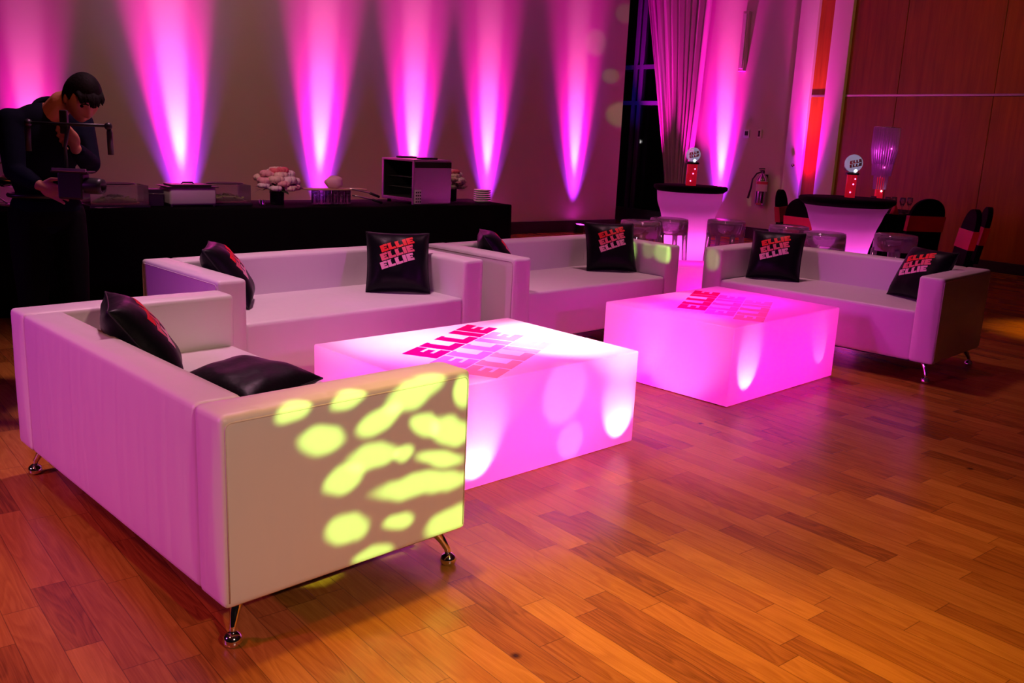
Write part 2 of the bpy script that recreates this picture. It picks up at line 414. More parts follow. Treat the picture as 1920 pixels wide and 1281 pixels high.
tag(s_, 'small round metal disc on the timber wall beside the pilaster', 'wall plate')

# ---- fire extinguisher
ex = thing('fire_extinguisher', 'wall-hung fire extinguisher with hose and pale label by the dark chairs', 'fire extinguisher', room(-.10, 1.83, .55), TH)
bm = nb(); lathe(bm, [(.001, 0), (.07, 0), (.082, .012), (.085, .04), (.085, .40), (.07, .445), (.035, .475), (.028, .50), (.001, .50)], 28)
obj('cylinder_body', bm, M_['extsteel'], ex)
bm = nb(); lathe(bm, [(.0865, .22), (.0865, .38)], 28, cap=False); lathe(bm, [(.0875, .22), (.0875, .38)], 28, cap=False); obj('label_band', bm, M_['label'], ex)
bm = nb(); lathe(bm, [(.0885, .33), (.0885, .37)], 28, cap=False); obj('label_stripe', bm, M_['labelred'], ex)
bm = nb(); box(bm, -.02, .02, -.02, .02, .50, .545, .006); box(bm, -.11, .03, -.011, .011, .56, .575, .004); box(bm, -.09, .02, -.011, .011, .535, .548, .004)
obj('valve_handle', bm, M_['blackplastic'], ex, False)
bm = nb(); tube(bm, [(-.02, .02, .52), (-.08, .06, .49), (-.10, .115, .40), (-.10, .13, .26), (-.10, .17, .10)], [.012, .012, .012, .014, .018], 10)
obj('hose', bm, M_['blackplastic'], ex)
bm = nb(); box(bm, .085, .10, -.03, .03, .30, .48, .003); obj('wall_bracket', bm, M_['blackplastic'], ex, False)

# ------------------------------------------------------------------ curtain
def curtain():
    bm = nb(); nu, nz = 150, 44; zs = [HC-.05-(HC-.08)*k/nz for k in range(nz+1)]
    def lr(z):
        pts = [(0.0, -.16, .45), (.55, -.13, .36), (.9, -.18, .37), (2.05, -.45, .47), (3.85, -.86, .55), (4.7, -.98, .60)]
        for a, b in zip(pts, pts[1:]):
            if z <= b[0]:
                f = (z-a[0])/(b[0]-a[0]); return a[1]+(b[1]-a[1])*f, a[2]+(b[2]-a[2])*f
        return pts[-1][1:]
    for layer in (0, 1):
        rows = []
        for z in zs:
            l, r = lr(z); row = []
            for i in range(nu+1):
                u = i/nu
                ph = u*2*PI*9+.8*math.sin(u*7+.3)+.25*math.sin(z*1.3+u*5)
                amp = .05+.015*math.sin(u*17)
                d = -.16+amp*math.sin(ph)*(1 if u > .12 else .25)+.015*math.sin(ph*2.1+z)
                uu = u+.006*math.sin(ph*1.0+1.2)
                row.append(bm.verts.new((d-.003*layer, -(l+(r-l)*uu), z)))
            rows.append(row)
        for a, b in zip(rows, rows[1:]):
            for i in range(nu):
                q = (a[i], a[i+1], b[i+1], b[i]); bm.faces.new(q if layer else q[::-1])
    o = room_obj('curtain', bm, M_['curtain'], True)
    tag(o, 'tall gathered taupe curtain catching magenta light in the window corner', 'curtain')
    bm = nb(); pts = [(-.16+.09*math.cos(a), -.115-.25*math.sin(a)-.0, .56) for a in [2*PI*k/24 for k in range(24)]]
    tube(bm, pts, .014, 8, closed=True); obj('tie_back', bm, M_['curtain'], o)
curtain()

# ------------------------------------------------------------------ sofas
W, D, H, H0, AR, SE, BK = 1.761, .877, .691, .133, .157, .461, .1515
def puffy_box(x0, x1, y0, y1, z0, z1, bev, puff, seg=3, cuts=5):
    bm = nb(); r = bmesh.ops.create_cube(bm, size=1)
    bmesh.ops.subdivide_edges(bm, edges=bm.edges[:], cuts=cuts, use_grid_fill=True)
    for v in bm.verts:
        a, b, c = v.co*2
        px = (1-b*b)*(1-c*c)*puff; py = (1-a*a)*(1-c*c)*puff; pz = (1-a*a)*(1-b*b)*puff
        X = (x0+x1)/2+a*(x1-x0)/2; Y = (y0+y1)/2+b*(y1-y0)/2; Z = (z0+z1)/2+c*(z1-z0)/2
        if abs(a) > .999: X += math.copysign(px, a)
        if abs(b) > .999: Y += math.copysign(py, b)
        if abs(c) > .999: Z += math.copysign(pz, c)
        v.co = (X, Y, Z)
    es = [e for e in bm.edges if len(e.link_faces) == 2 and e.calc_face_angle() > R(60)]
    bmesh.ops.bevel(bm, geom=es, offset=bev, segments=seg, affect='EDGES', profile=.6)
    return bm
def make_sofa(label):
    t = thing('sofa', label, 'sofa', group='white lounge sofas')
    # local: x right when facing the sofa, -y front
    F, B = -D/2, D/2
    for s in (-1, 1):
        x0, x1 = (-W/2, -W/2+AR) if s < 0 else (W/2-AR, W/2)
        a = obj('armrest', puffy_box(x0, x1, F, B, H0, H, .022, .007), M_['vinyl'], t)
        bm = nb(); xo = s*(W/2-.001); yy = .03; r_ = .03
        pts = []
        for (cy, cz, a0) in ((F+.022+r_*.3, H-.030-r_*.3, 90), (B-.022-r_*.3, H-.030-r_*.3, 0)):
            for k in range(5):
                an = R(a0+90-k*22.5) if a0 == 90 else R(90-k*22.5)
                pts.append((xo+s*.001, cy+r_*.6*math.cos(an), cz+r_*.6*math.sin(an)))
        pts = [(xo, F+.015, H0+.02)]+pts+[(xo, B-.015, H0+.02)]
        tube(bm, pts, .0026, 6); obj('seam_piping', bm, M_['piping'], a)
    obj('backrest', puffy_box(-W/2+AR-.002, W/2-AR+.002, B-BK, B-.003, H0, H-.002, .022, .006), M_['vinyl'], t)
    obj('seat', puffy_box(-W/2+AR-.004, W/2-AR+.004, F+.012, B-BK+.01, H0, SE, .022, .010), M_['vinyl'], t)
    bm = nb(); box(bm, -W/2+.03, W/2-.03, F+.03, B-.03, H0-.006, H0+.01, 0); obj('dust_cover', bm, M_['under'], t, False)
    for sx in (-1, 1):
        for sy in (-1, 1):
            bm = nb(); x, y = sx*(W/2-.075), sy*(D/2-.075)
            dx, dy = sx*.035, sy*.035
            pts = [(x, y, H0), (x+dx*.1, y+dy*.1, H0-.02), (x+dx*.55, y+dy*.55, .085), (x+dx*.9, y+dy*.9, .055), (x+dx, y+dy, .03)]
            tube(bm, pts, [.021, .0195, .014, .011, .010], 14)
            lathe(bm, [(.001, 0), (.02, 0), (.026, .006), (.028, .016), (.024, .03), (.012, .039), (.001, .04)], 20, x+dx, y+dy)
            obj('leg', bm, M_['chrome'], t)
    return t
sofa_pos = [(-1.059, 3.195, R(134.731), 'nearest white sofa, its armrest splashed with yellow-green light spots'),
            (-1.127, 5.274, R(45.081), 'white sofa standing in front of the flower vase end of the black buffet'),
            (.3105, 6.594, R(44.614), 'white sofa in the middle back with a green-lit right armrest'),
            (2.360, 6.589, R(-44.143), 'white sofa on the right, turned the other way beside the clear stools')]
sofas = []
for i, (x, y, a, lab) in enumerate(sofa_pos):
    s = make_sofa(lab) if i == 0 else copy_tree(sofas[0])
    s['label'] = lab; s.location = (x, y, 0); s.rotation_euler = (0, 0, a); sofas.append(s)

# ------------------------------------------------------------------ cushions
CS = .39
def pil_surface(u, v, side, T=.075):     # u,v in -1..1
    e = CS/2
    cu = 1-.055*(1-v*v)**1.0*abs(u)**1.5; cv = 1-.055*(1-u*u)*abs(v)**1.5
    prof = max(0, (1-u**4)*(1-v**4))**.55
    wr = .004*math.sin(7*u+3*v)*math.cos(5*v-2*u)*prof
    return Vector((u*e*cu, v*e*cv, side*(T*prof*(1-.10*(u*u+v*v))+.0035)+wr))
def make_cushion(label, logo=True, T=.085):
    root = None; bm = nb(); n = 26
    g = {}
    for side in (1, -1):
        vs = [[bm.verts.new(pil_surface(-1+2*i/n, -1+2*j/n, side, T)) for i in range(n+1)] for j in range(n+1)]
        g[side] = vs
        for j in range(n):
            for i in range(n):
                q = (vs[j][i], vs[j][i+1], vs[j+1][i+1], vs[j+1][i]); bm.faces.new(q if side > 0 else q[::-1])
    rim = [(0, i) for i in range(n+1)]+[(j, n) for j in range(1, n+1)]+[(n, i) for i in range(n-1, -1, -1)]+[(j, 0) for j in range(n-1, 0, -1)]
    for a, b in zip(rim, rim[1:]+rim[:1]):
        bm.faces.new((g[-1][a[0]][a[1]], g[-1][b[0]][b[1]], g[1][b[0]][b[1]], g[1][a[0]][a[1]]))
    o = obj('cushion', bm, M_['satin']); tag(o, label, 'cushion', 'black printed cushions on the sofas')
    bm = nb(); pts = [pil_surface(-1+2*b/n, -1+2*a/n, 1, T)-Vector((0, 0, .0035)) for a, b in rim]
    tube(bm, pts, .004, 6, closed=True); obj('seam', bm, M_['seam'], o)
    if logo:
        # word is turned 19 degrees up; the three rows step straight down
        ang = R(19); Wd, Hd = .215, .046
        for row, mk in enumerate(('ink_red', 'ink_coral', 'ink_pink')):
            bm = nb(); ox, oy = -.102, .035-.055*row
            def f(x, y, h):
                X = ox+x*Wd*math.cos(ang)-y*Hd*math.sin(ang)*-1*-1; Y = oy+x*Wd*math.sin(ang)+y*Hd*math.cos(ang)
                p = pil_surface(X/(CS/2), Y/(CS/2), 1, T); return p+Vector((0, 0, .0007+.0008*h))
            for r in word_rects(): grid_rect(bm, *r, f, (.06, .25), 1)
            q = obj('printed_word', bm, M_[mk], o, False)
            q['label'] = ('red', 'coral', 'pale pink')[row]+' printed word'
    return o
def place_cushion(o, base, face, lean, z, roll=0, T=.075):
    """stand a cushion on its lower edge; face = yaw of its front normal, lean back by lean"""
    n = Vector((math.cos(face), math.sin(face), 0)); up = Vector((0, 0, 1))
    nn = (n*math.cos(lean)+up*math.sin(lean)).normalized()
    uu = (up*math.cos(lean)-n*math.sin(lean)).normalized()
    rr = uu.cross(nn)
    q = Matrix((rr, uu, nn)).transposed().to_4x4() @ Matrix.Rotation(roll, 4, 'Z')
    c = Vector((base[0], base[1], z))+uu*(CS/2-.004)
    o.matrix_world = Matrix.Translation(c) @ q
cush = [  # base x,y, facing deg, lean deg, roll, label
    ((-.715, 5.52), -80, 26, 0, 'black cushion with red word print, against the right armrest of the sofa by the buffet'),
    ((-1.47, 4.98), 14, 36, 0, 'black cushion seen edge-on behind the left armrest of the sofa by the buffet'),
    ((.735, 6.90), -80, 26, 0, 'black cushion with red word print beside the green-lit armrest'),
    ((-.02, 6.31), 6, 36, 0, 'black cushion tip showing above the left armrest of the middle back sofa'),
    ((1.945, 6.84), -112, 26, 0, 'black printed cushion at the far left corner of the right-hand sofa'),
    ((2.72, 6.22), 203, 30, 0, 'black printed cushion tilting behind the near armrest of the right-hand sofa'),
    ((-1.285, 3.36), 25, 36, 0, 'black cushion standing in the far corner of the nearest sofa'),
]
c0 = None
for i, (b, fa, le, ro, lab) in enumerate(cush):
    c = make_cushion(lab) if c0 is None else copy_tree(c0)
    if c0 is None: c0 = c
    c['label'] = lab
    place_cushion(c, b, R(fa), R(le), SE+.012, R(ro))
c = make_cushion('black cushion lying flat on the seat of the nearest sofa', logo=False, T=.062); 
c.location = (-.955, 3.155, SE+.070); c.rotation_euler = (R(3), R(2), R(-25))

# ------------------------------------------------------------------ glowing tables
TU, TV, TZ = .934, 1.224, .462
def make_table(label):
    bm = nb(); box(bm, -TU/2, TU/2, -TV/2, TV/2, .006, TZ, .009, 3)
    o = obj('glow_table', bm, M_['acryl']); tag(o, label, 'table', 'glowing cube coffee tables')
    autos(o, 50)
    bm = nb(); box(bm, -TU/2+.02, TU/2-.02, -TV/2+.02, TV/2-.02, 0, .0055); obj('base_plate', bm, M_['under'], o, False)
    ang = R(26.5); Wd, Hd = .753, .172
    for row, mk in enumerate(('vin_red', 'vin_pink', 'vin_peach')):
        bm = nb(); x0, y0 = .062+.2*row, -.308
        rd = Vector((-math.sin(ang), math.cos(ang), 0)); ud = Vector((-math.cos(ang), -math.sin(ang), 0))
        def f(x, y, h): return Vector((x0, y0, TZ+.0006+.0006*h))+rd*x*Wd+ud*y*Hd
        for r in word_rects(): grid_rect(bm, *r, f, (2, 2), 1)
        q = obj('printed_word', bm, M_[mk], o, False); q['label'] = ('crimson', 'pink', 'peach')[row]+' word decal'
    return o
tables = [(-.1515, 4.178, -.8084, 'glowing pink cube table with word decals behind the nearest armrest'),
          (1.336, 5.6865, -.7963, 'magenta glowing cube table with word decals in front of the right-hand sofa')]
t1 = make_table(tables[0][3]); t1.location = tables[0][:2]+(0,); t1.rotation_euler = (0, 0, tables[0][2])
t2 = copy_tree(t1); t2['label'] = tables[1][3]; t2.location = tables[1][:2]+(0,); t2.rotation_euler = (0, 0, tables[1][2])
bm = nb(); box(bm, -.23, .23, -.23, .23, .005, .462, .009, 3)
o = obj('glow_side_cube', bm, M_['acryl']); autos(o, 50); o.location = (1.50, 7.62, 0); o.rotation_euler = (0, 0, R(3))
tag(o, 'small glowing magenta cube tucked between the two back sofas', 'side table')
bm = nb(); box(bm, -.21, .21, -.21, .21, 0, .0045); obj('base_plate', bm, M_['under'], o, False)

# ------------------------------------------------------------------ cocktail tables
def make_cocktail(label, r, zt):
    t = thing('cocktail_table', label, 'table', group='tall cocktail tables')
    bm = nb(); prof = [(.30, 0), (.27, .06), (.225, .25), (.205, .42), (.22, .58), (.26, .76), (.31, .90), (r-.03, zt-.02)]
    import bisect
    P = []
    for k in range(33):
        z = prof[-1][1]*k/32
        for a, b in zip(prof, prof[1:]):
            if z <= b[1]+1e-9:
                f = (z-a[1])/(b[1]-a[1]); f = f*f*(3-2*f)*.4+f*.6; P.append((a[0]+(b[0]-a[0])*f, z)); break
    def fn(a, z): return 1+.10*max(0, 1-z/.35)*math.cos(4*a)
    lathe(bm, P, 64, fn=fn, cap=False)
    obj('stretch_cover', bm, M_['spandex'], t)
    bm = nb(); lathe(bm, [(.001, zt+.002), (r-.01, zt+.002), (r+.002, zt-.008), (r, zt-.03), (r-.045, zt-.065), (r-.05, zt-.06), (r-.012, zt-.028), (.001, zt-.02)], 64)
    obj('top_cap', bm, M_['cap'], t)
    return t
def make_centerpiece(label, gr=.075, cr=.045, ch=.19):
    t = thing('globe_centerpiece', label, 'centerpiece', group='globe centerpieces')
    bm = nb(); lathe(bm, [(.001, 0), (cr, 0), (cr, ch), (cr*.9, ch+.004), (.001, ch+.004)], 28); obj('red_cylinder', bm, M_['redglass'], t)
    bm = nb(); lathe(bm, [(.001, ch+.004), (cr+.012, ch+.004), (cr+.014, ch+.018), (cr-.01, ch+.028), (.001, ch+.028)], 28); obj('collar', bm, M_['blackplastic'], t)
    bm = nb(); ball(bm, (0, 0, ch+.025+gr), gr, 28, 20); obj('globe', bm, M_['globe'], t)
    for k, mk in enumerate(('ink_red', 'ink_red')):
        bm = nb()
        def f(x, y, h):
            az = (x-.5)*1.5; el = (.25-k*.42)+(y-.5)*.36+(x-.5)*.35
            rr = gr+.001+.001*h
            return Vector((rr*math.sin(az)*math.cos(el), -rr*math.cos(az)*math.cos(el), ch+.025+gr+rr*math.sin(el)))
        for r in word_rects(): grid_rect(bm, *r, f, (.1, .5), 1)
        obj('printed_word', bm, M_[mk], t, False)
    for (a, z) in ((-1.9, .045), (-1.5, .115), (-1.2, .16)):
        bm = nb(); ball(bm, (math.cos(a)*(cr+.001), math.sin(a)*(cr+.001), z), .006, 8, 6); obj('led_bulb', bm, M_['ledpink'], t)
    bm = nb(); ball(bm, (0.01, -gr*.55, ch+.04), .012, 10, 8); obj('led_bulb', bm, M_['led'], t)
    return t
ct1 = make_cocktail('glowing tall cocktail table in front of the curtain', .352, 1.05); ct1.location = (1.66, 8.95, 0)
ct2 = make_cocktail('glowing tall cocktail table before the timber wall', .400, 1.05); ct2.location = (2.84, 7.98, 0)
g1 = make_centerpiece('globe on a red cylinder standing on the table by the curtain', .068, .050, .20); g1.location = (1.655, 8.92, 1.053)
g2 = make_centerpiece('globe on a red cylinder standing on the table before the timber wall', .076, .043, .19); g2.location = (2.88, 8.04, 1.053)

# ------------------------------------------------------------------ ghost stools
def make_stool(label):
    t = thing('clear_bar_stool', label, 'bar stool', group='clear bar stools')
    bm = nb(); r = .165
    lathe(bm, [(.001, .795), (r-.02, .795), (r, .79), (r+.004, .77), (r+.006, .66), (r+.001, .66), (r-.002, .77), (r-.02, .783), (.001, .783)], 40)
    obj('seat', bm, M_['ghost'], t)
    for k in range(4):
        a = PI/4+k*PI/2; c, s = math.cos(a), math.sin(a)
        bm = nb(); tube(bm, [(c*(r-.01), s*(r-.01), .67), (c*(r+.01), s*(r+.01), .35), (c*(r+.035), s*(r+.035), 0)], [.026, .021, .017], 8); obj('leg', bm, M_['ghost'], t)
    bm = nb(); tube(bm, [((r+.008)*math.cos(a), (r+.008)*math.sin(a), .30) for a in [2*PI*k/32 for k in range(32)]], .010, 8, closed=True); obj('foot_ring', bm, M_['ghost'], t)
    return t
st = [(1.04, 7.72, 'clear bar stool at the far left of the curtain-side cocktail table'), (1.345, 8.12, 'clear bar stool overlapping the left edge of the curtain-side cocktail table'), (1.87, 8.20, 'clear bar stool right of the curtain-side cocktail table, over a cushion'),
      (2.35, 7.92, 'clear bar stool behind another, left of the timber-side cocktail table'), (2.50, 7.43, 'clear bar stool in front at the left of the timber-side cocktail table'), (3.12, 7.53, 'clear bar stool right of the timber-side cocktail table')]
s0 = None
for x, y, lab in st:
    s = make_stool(lab) if s0 is None else copy_tree(s0)
    s0 = s0 or s; s['label'] = lab; s.location = (x, y, 0); s.rotation_euler = (0, 0, random.uniform(0, 1.5))

# ------------------------------------------------------------------ guest table, covered chairs
def make_chair(label):
    t = thing('covered_chair', label, 'chair', group='black covered banquet chairs')
    # local: faces +y, back at -y
    bm = nb(); box(bm, -.215, .215, -.20, .24, .40, .47, .03, 3); obj('seat', bm, M_['chaircloth'], t)
    bm = nb(); n = 24
    for s_ in (0,):
        pr = []
        for k in range(n+1):
            a = PI*k/n; pr.append((-.205*math.cos(a), .76+.22*math.sin(a)**.8 if 0 < k < n else .76))
        pr = [(-.215, .44)]+[(-.21, .6)]+pr+[(.21, .6)]+[(.215, .44)]
        fr = [bm.verts.new((x, -.19-(z-.44)*.16, z)) for x, z in pr]; bk = [bm.verts.new((x, -.235-(z-.44)*.16, z)) for x, z in pr]
        bm.faces.new(fr); bm.faces.new(bk[::-1])
        for i in range(len(pr)):
            j = (i+1) % len(pr); bm.faces.new((fr[i], bk[i], bk[j], fr[j]))
    o = obj('backrest', bm, M_['chaircloth'], t); autos(o, 40)
    bm = nb(); pts = []
    rows = []
    for z, e in ((.40, .0), (.2, .005), (0.0, .02)):
        ring = []
        for k in range(48):
            a = 2*PI*k/48; c, s = math.cos(a), math.sin(a); q = (abs(c)**5+abs(s)**5)**(-.2)
            w = 1-(.12*abs(math.sin(2*a+PI/2))**2)*(0 if z > .3 else (1 if z > .1 else .4))
            ring.append(bm.verts.new((c*q*(.212+e)*w, .0+s*q*(.225+e)*w+.0, z)))
        rows.append(ring)
    for a, b in zip(rows, rows[1:]):
        for k in range(48): bm.faces.new((a[k], a[(k+1) % 48], b[(k+1) % 48], b[k]))
    bm.faces.new(rows[0]); bm.faces.new(rows[-1][::-1])
    obj('cover_skirt', bm, M_['chaircloth'], t)
    bm = nb()
    def bp(x, y, z): return (x, y-(z-.44)*.16, z)
    zs = [.62+.17*k/8 for k in range(9)]; X = .219
    loop = [(-X, -.184), (X, -.184), (X, -.241), (-X, -.241)]
    rings = [[bm.verts.new((x, y-(z-.44)*.16, z)) for x, y in loop] for z in zs]
    for a, b in zip(rings, rings[1:]):
        for k in range(4): bm.faces.new((a[k], a[(k+1) % 4], b[(k+1) % 4], b[k]))
    bm.faces.new(rings[0]); bm.faces.new(rings[-1])
    obj('sash', bm, M_['sash'], t, False)
    return t
gt = (4.37, 11.25)
chairs = [(3.28, 10.52, -30, 'black covered chair with red sash, leftmost by the painted wall'), (3.02, 9.20, 40, 'black covered chair with red sash half hidden by the cocktail table rim'),
          (4.43, 10.34, 100, 'black covered chair seen from behind with a broad red sash, right of the cocktail table'),
          (3.89, 8.47, 170, 'black covered chair in side view with a thin strip of red sash'), (4.28, 9.02, 163, 'rightmost black covered chair, side view with dark pink sash')]
cc = None
for (x, y, an, lab) in chairs:
    c = make_chair(lab) if cc is None else copy_tree(cc)
    cc = cc or c; c['label'] = lab; c.location = (x, y, 0)
    c.rotation_euler = (0, 0, R(an)-PI/2)
tb = thing('round_guest_table', 'round guest table under a floor-length black cloth behind the cocktail table', 'table', (gt[0], gt[1], 0))
bm = nb(); lathe(bm, [(.001, .73), (.72, .73), (.725, .74), (.72, .75), (.001, .75)], 48); obj('tabletop', bm, M_['under'], tb)
bm = nb(); lathe(bm, [(.001, .03), (.05, .03), (.05, .73)], 16); lathe(bm, [(.001, 0), (.3, 0), (.3, .02), (.05, .03)], 24); obj('pedestal', bm, M_['under'], tb)
bm = nb()
lathe(bm, [(.76, .012), (.745, .4), (.735, .70), (.728, .752), (.001, .756)], 120, fn=lambda a, z: 1+.03*(1-z/.76)*math.sin(a*18))
o = obj('tablecloth', bm, M_['cloth']); o.location = (gt[0], gt[1], 0); tag(o, 'black floor-length cloth over the round guest table', 'tablecloth')
# tall crystal centerpiece
cp = thing('crystal_centerpiece', 'tall crystal-strand centerpiece glowing purple against the timber wall', 'centerpiece', (4.34, 11.15, .757))
bm = nb(); lathe(bm, [(.001, 0), (.06, 0), (.062, .01), (.05, .02), (.045, .38), (.04, .40), (.001, .40)], 24); obj('red_vase', bm, M_['redglass'], cp)
bm = nb(); tube(bm, [(0, 0, .38), (0, 0, .98)], .008, 8); obj('stem', bm, M_['chrome'], cp)
bm = nb(); tube(bm, [(.14*math.cos(a), .14*math.sin(a), .985) for a in [2*PI*k/28 for k in range(28)]], .006, 6, closed=True)
for a in (0, PI/3, 2*PI/3): tube(bm, [(.14*math.cos(a), .14*math.sin(a), .985), (-.14*math.cos(a), -.14*math.sin(a), .985)], .004, 6)
obj('top_ring', bm, M_['chrome'], cp)
bm = nb()
for ring, rr, ln, n in ((0, .145, .42, 30), (1, .125, .56, 24), (2, .085, .72, 18)):
    for k in range(n):
        a = 2*PI*k/n+ring*.1; c, s = math.cos(a), math.sin(a); z = .98
        tube(bm, [(c*rr, s*rr, z), (c*rr*1.0, s*rr*1.0, z-ln*.6), (c*rr*.82, s*rr*.82, z-ln)], .0085, 5)
o = obj('crystal_strands', bm, M_['crystal'], cp); o['kind'] = 'stuff'
for a, rr, z in ((-1.6, .064, .10), (-1.4, .05, .24), (-1.7, .10, .52), (-1.35, .13, .74)):
    bm = nb(); ball(bm, (rr*math.cos(a), rr*math.sin(a), z), .009, 8, 6); obj('led_bulb', bm, M_['led'] if z < .3 else M_['ledpink'], cp)
def wineglass(label, x, y):
    t = thing('wine_glass', label, 'glass', (x, y, .757), group='wine glasses on the guest table')
    bm = nb(); lathe(bm, [(.001, 0), (.034, 0), (.03, .004), (.005, .01), (.004, .08), (.02, .10), (.036, .14), (.032, .19), (.030, .19), (.034, .14), (.018, .104), (.001, .10)], 20)
    obj('glass_body', bm, M_['glass'], t); return t
for k, (x, y) in enumerate(((4.30, 10.75), (4.40, 10.82), (4.48, 10.76), (4.60, 10.85), (4.15, 10.80))):
    g = wineglass('clear wine glass on the black round guest table', x, y)
for k, (x, y) in enumerate(((4.36, 10.66), (4.70, 10.80))):
    bm = nb(); lathe(bm, [(.001, 0), (.045, 0), (.03, .05), (.012, .11), (.001, .13)], 16, fn=lambda a, z: 1+.25*math.sin(5*a))
    o = obj('folded_napkin', bm, M_['napkin']); o.location = (x, y, .757); tag(o, 'folded red napkin standing on the round guest table', 'napkin', 'red napkins on the guest table')

# ------------------------------------------------------------------ buffet
BA = Vector((-3.1915, 6.7318, 0)); BR = R(39.1)
bd = Vector((math.cos(BR), math.sin(BR), 0)); bn = Vector((-math.sin(BR), math.cos(BR), 0))
def BP(s, off, z): return BA+bd*s+bn*off+Vector((0, 0, z))
bt = thing('buffet_table', 'long buffet table hidden under black cloth along the back', 'table', BP(1.2, .38, 0), BR)
bm = nb(); box(bm, -2.75, 2.78, -.36, .36, .72, .755); obj('tabletop', bm, M_['under'], bt, False)
for sx in (-2.6, 0, 2.6):
    for sy in (-.28, .28):
        bm = nb(); tube(bm, [(sx, sy, 0), (sx, sy, .72)], .02, 8); obj('leg', bm, M_['under'], bt)
def buffet_cloth():
    bm = nb(); x0, x1, y0, y1 = -2.80, 2.825, -.38, .38
    per = []
    n1, n2 = 150, 24
    for i in range(n1): per.append((x0+(x1-x0)*i/n1, y0, 0, -1))
    for i in range(n2): per.append((x1, y0+(y1-y0)*i/n2, 1, 0))
    for i in range(n1): per.append((x1-(x1-x0)*i/n1, y1, 0, 1))
    for i in range(n2): per.append((x0, y1-(y1-y0)*i/n2, -1, 0))
    rings = []
    for z, e, w in ((.765, -.006, 0), (.755, .0, 0), (.5, .008, .3), (.25, .014, .7), (.006, .02, 1)):
        ring = []
        for k, (x, y, nx, ny) in enumerate(per):
            f = e+.014*w*math.sin(k*.9)+.008*w*math.sin(k*.37)
            ring.append(bm.verts.new((x+nx*f, y+ny*f, z)))
        rings.append(ring)
    L_ = len(per)
    for a, b in zip(rings, rings[1:]):
        for k in range(L_): bm.faces.new((a[k], b[k], b[(k+1) % L_], a[(k+1) % L_]))
    bm.faces.new(rings[0])
    o = obj('tablecloth', bm, M_['cloth']); o.location = BP(1.2, .38, 0); o.rotation_euler = (0, 0, BR)
    tag(o, 'floor-length black cloth draped over the long buffet', 'tablecloth')
buffet_cloth()
ZB = .766
def salad_box(label, s, off, w=.43, d=.28, h=.17):
    t = thing('salad_box', label, 'serving box', BP(s, off, ZB), BR, 'clear salad boxes on the buffet')
    for nm, (x0, x1, y0, y1) in dict(front=(-w/2, w/2, -d/2, -d/2+.004), back=(-w/2, w/2, d/2-.004, d/2), left=(-w/2, -w/2+.004, -d/2+.004, d/2-.004), right=(w/2-.004, w/2, -d/2+.004, d/2-.004)).items():
        bm = nb(); box(bm, x0, x1, y0, y1, .02, h); obj('acrylic_wall', bm, M_['boxglass'], t, False)
    bm = nb(); box(bm, -w/2-.01, w/2+.01, -d/2-.01, d/2+.01, 0, .02, .004); obj('base_tray', bm, M_['blackplastic'], t, False)
    bm = nb(); lathe(bm, [(.15, h+.002), (.16, h+.006), (.15, h+.012), (.13, h+.008)], 40); 
    for v in bm.verts: v.co.y *= .6
    obj('lid_rim', bm, M_['blackplastic'], t)
    bm = nb(); lathe(bm, [(.001, .075), (.10, .07), (.16, .045), (.17, .022), (.001, .022)], 30)
    for v in bm.verts: v.co.y *= .6
    for k in range(70):
        a = random.uniform(0, 2*PI); r = random.uniform(0, .15); x, y = r*math.cos(a), r*math.sin(a)*.6
        z = .078-.04*(r/.17)**2
        vs = [bm.verts.new((x+random.uniform(-.02, .02), y+random.uniform(-.015, .015), z+random.uniform(-.01, .02))) for _ in range(4)]
        bm.faces.new(vs[:3]); bm.faces.new(vs[1:])
    o = obj('leaf_salad', bm, M_['salad'], t, False); o['kind'] = 'stuff'
    bm = nb(); lathe(bm, [(.165, .021), (.185, .021), (.18, .034), (.165, .03)], 30)
    for v in bm.verts: v.co.y *= .62
    obj('serving_dish', bm, M_['bread'], t)
    return t
salad_box('clear box of green salad right beside the person', .285, .27)
salad_box('clear box of green salad left of the flower vase', 1.20, .36, .34)
# steel pans between the salads
t = thing('chafing_pan', 'grey steel chafing pan between the two salad boxes', 'chafing pan', BP(.85, .26, ZB), BR)
bm = nb(); box(bm, -.19, .19, -.13, .13, .015, .155, .02, 3); obj('pan_body', bm, M_['pan'], t)
bm = nb(); box(bm, -.205, .205, -.145, .145, .155, .163, .003); obj('pan_rim', bm, M_['blackplastic'], t, False)
bm = nb(); box(bm, -.16, .16, -.11, .11, .163, .178, .006); obj('pan_lid', bm, M_['blackplastic'], t, False)
bm = nb(); tube(bm, [(-.05, 0, .175), (-.04, 0, .19), (.04, 0, .19), (.05, 0, .175)], .006, 8); obj('lid_handle', bm, M_['blackplastic'], t)
for sx in (-.17, .17):
    bm = nb(); box(bm, sx-.01, sx+.01, -.12, .12, 0, .02, .003); obj('foot', bm, M_['blackplastic'], t, False)
t = thing('condiment_tin', 'small dark open tin between salad box and steel pan', 'tin', BP(.59, .30, ZB), BR)
bm = nb(); box(bm, -.06, .06, -.07, .07, 0, .135, .006); obj('tin_body', bm, M_['blackplastic'], t, False)
bm = nb(); tube(bm, [(-.065, -.075, .10), (.065, -.075, .10)], .004, 8); obj('front_bar', bm, M_['chrome'], t)
t = thing('serving_spoon', 'steel serving spoon lying before the salad box', 'spoon', BP(.16, .06, ZB+.004), BR+.2)
bm = nb(); tube(bm, [(-.02, 0, .004), (.14, 0, .004)], .004, 8); obj('spoon_handle', bm, M_['chrome'], t)
bm = nb(); ball(bm, (-.05, 0, .006), .03, 12, 8, (1.2, .8, .25)); obj('spoon_bowl', bm, M_['chrome'], t)
bm = nb(); lathe(bm, [(.001, 0), (.028, 0), (.03, .006), (.022, .02), (.028, .045), (.026, .05), (.001, .045)], 18)
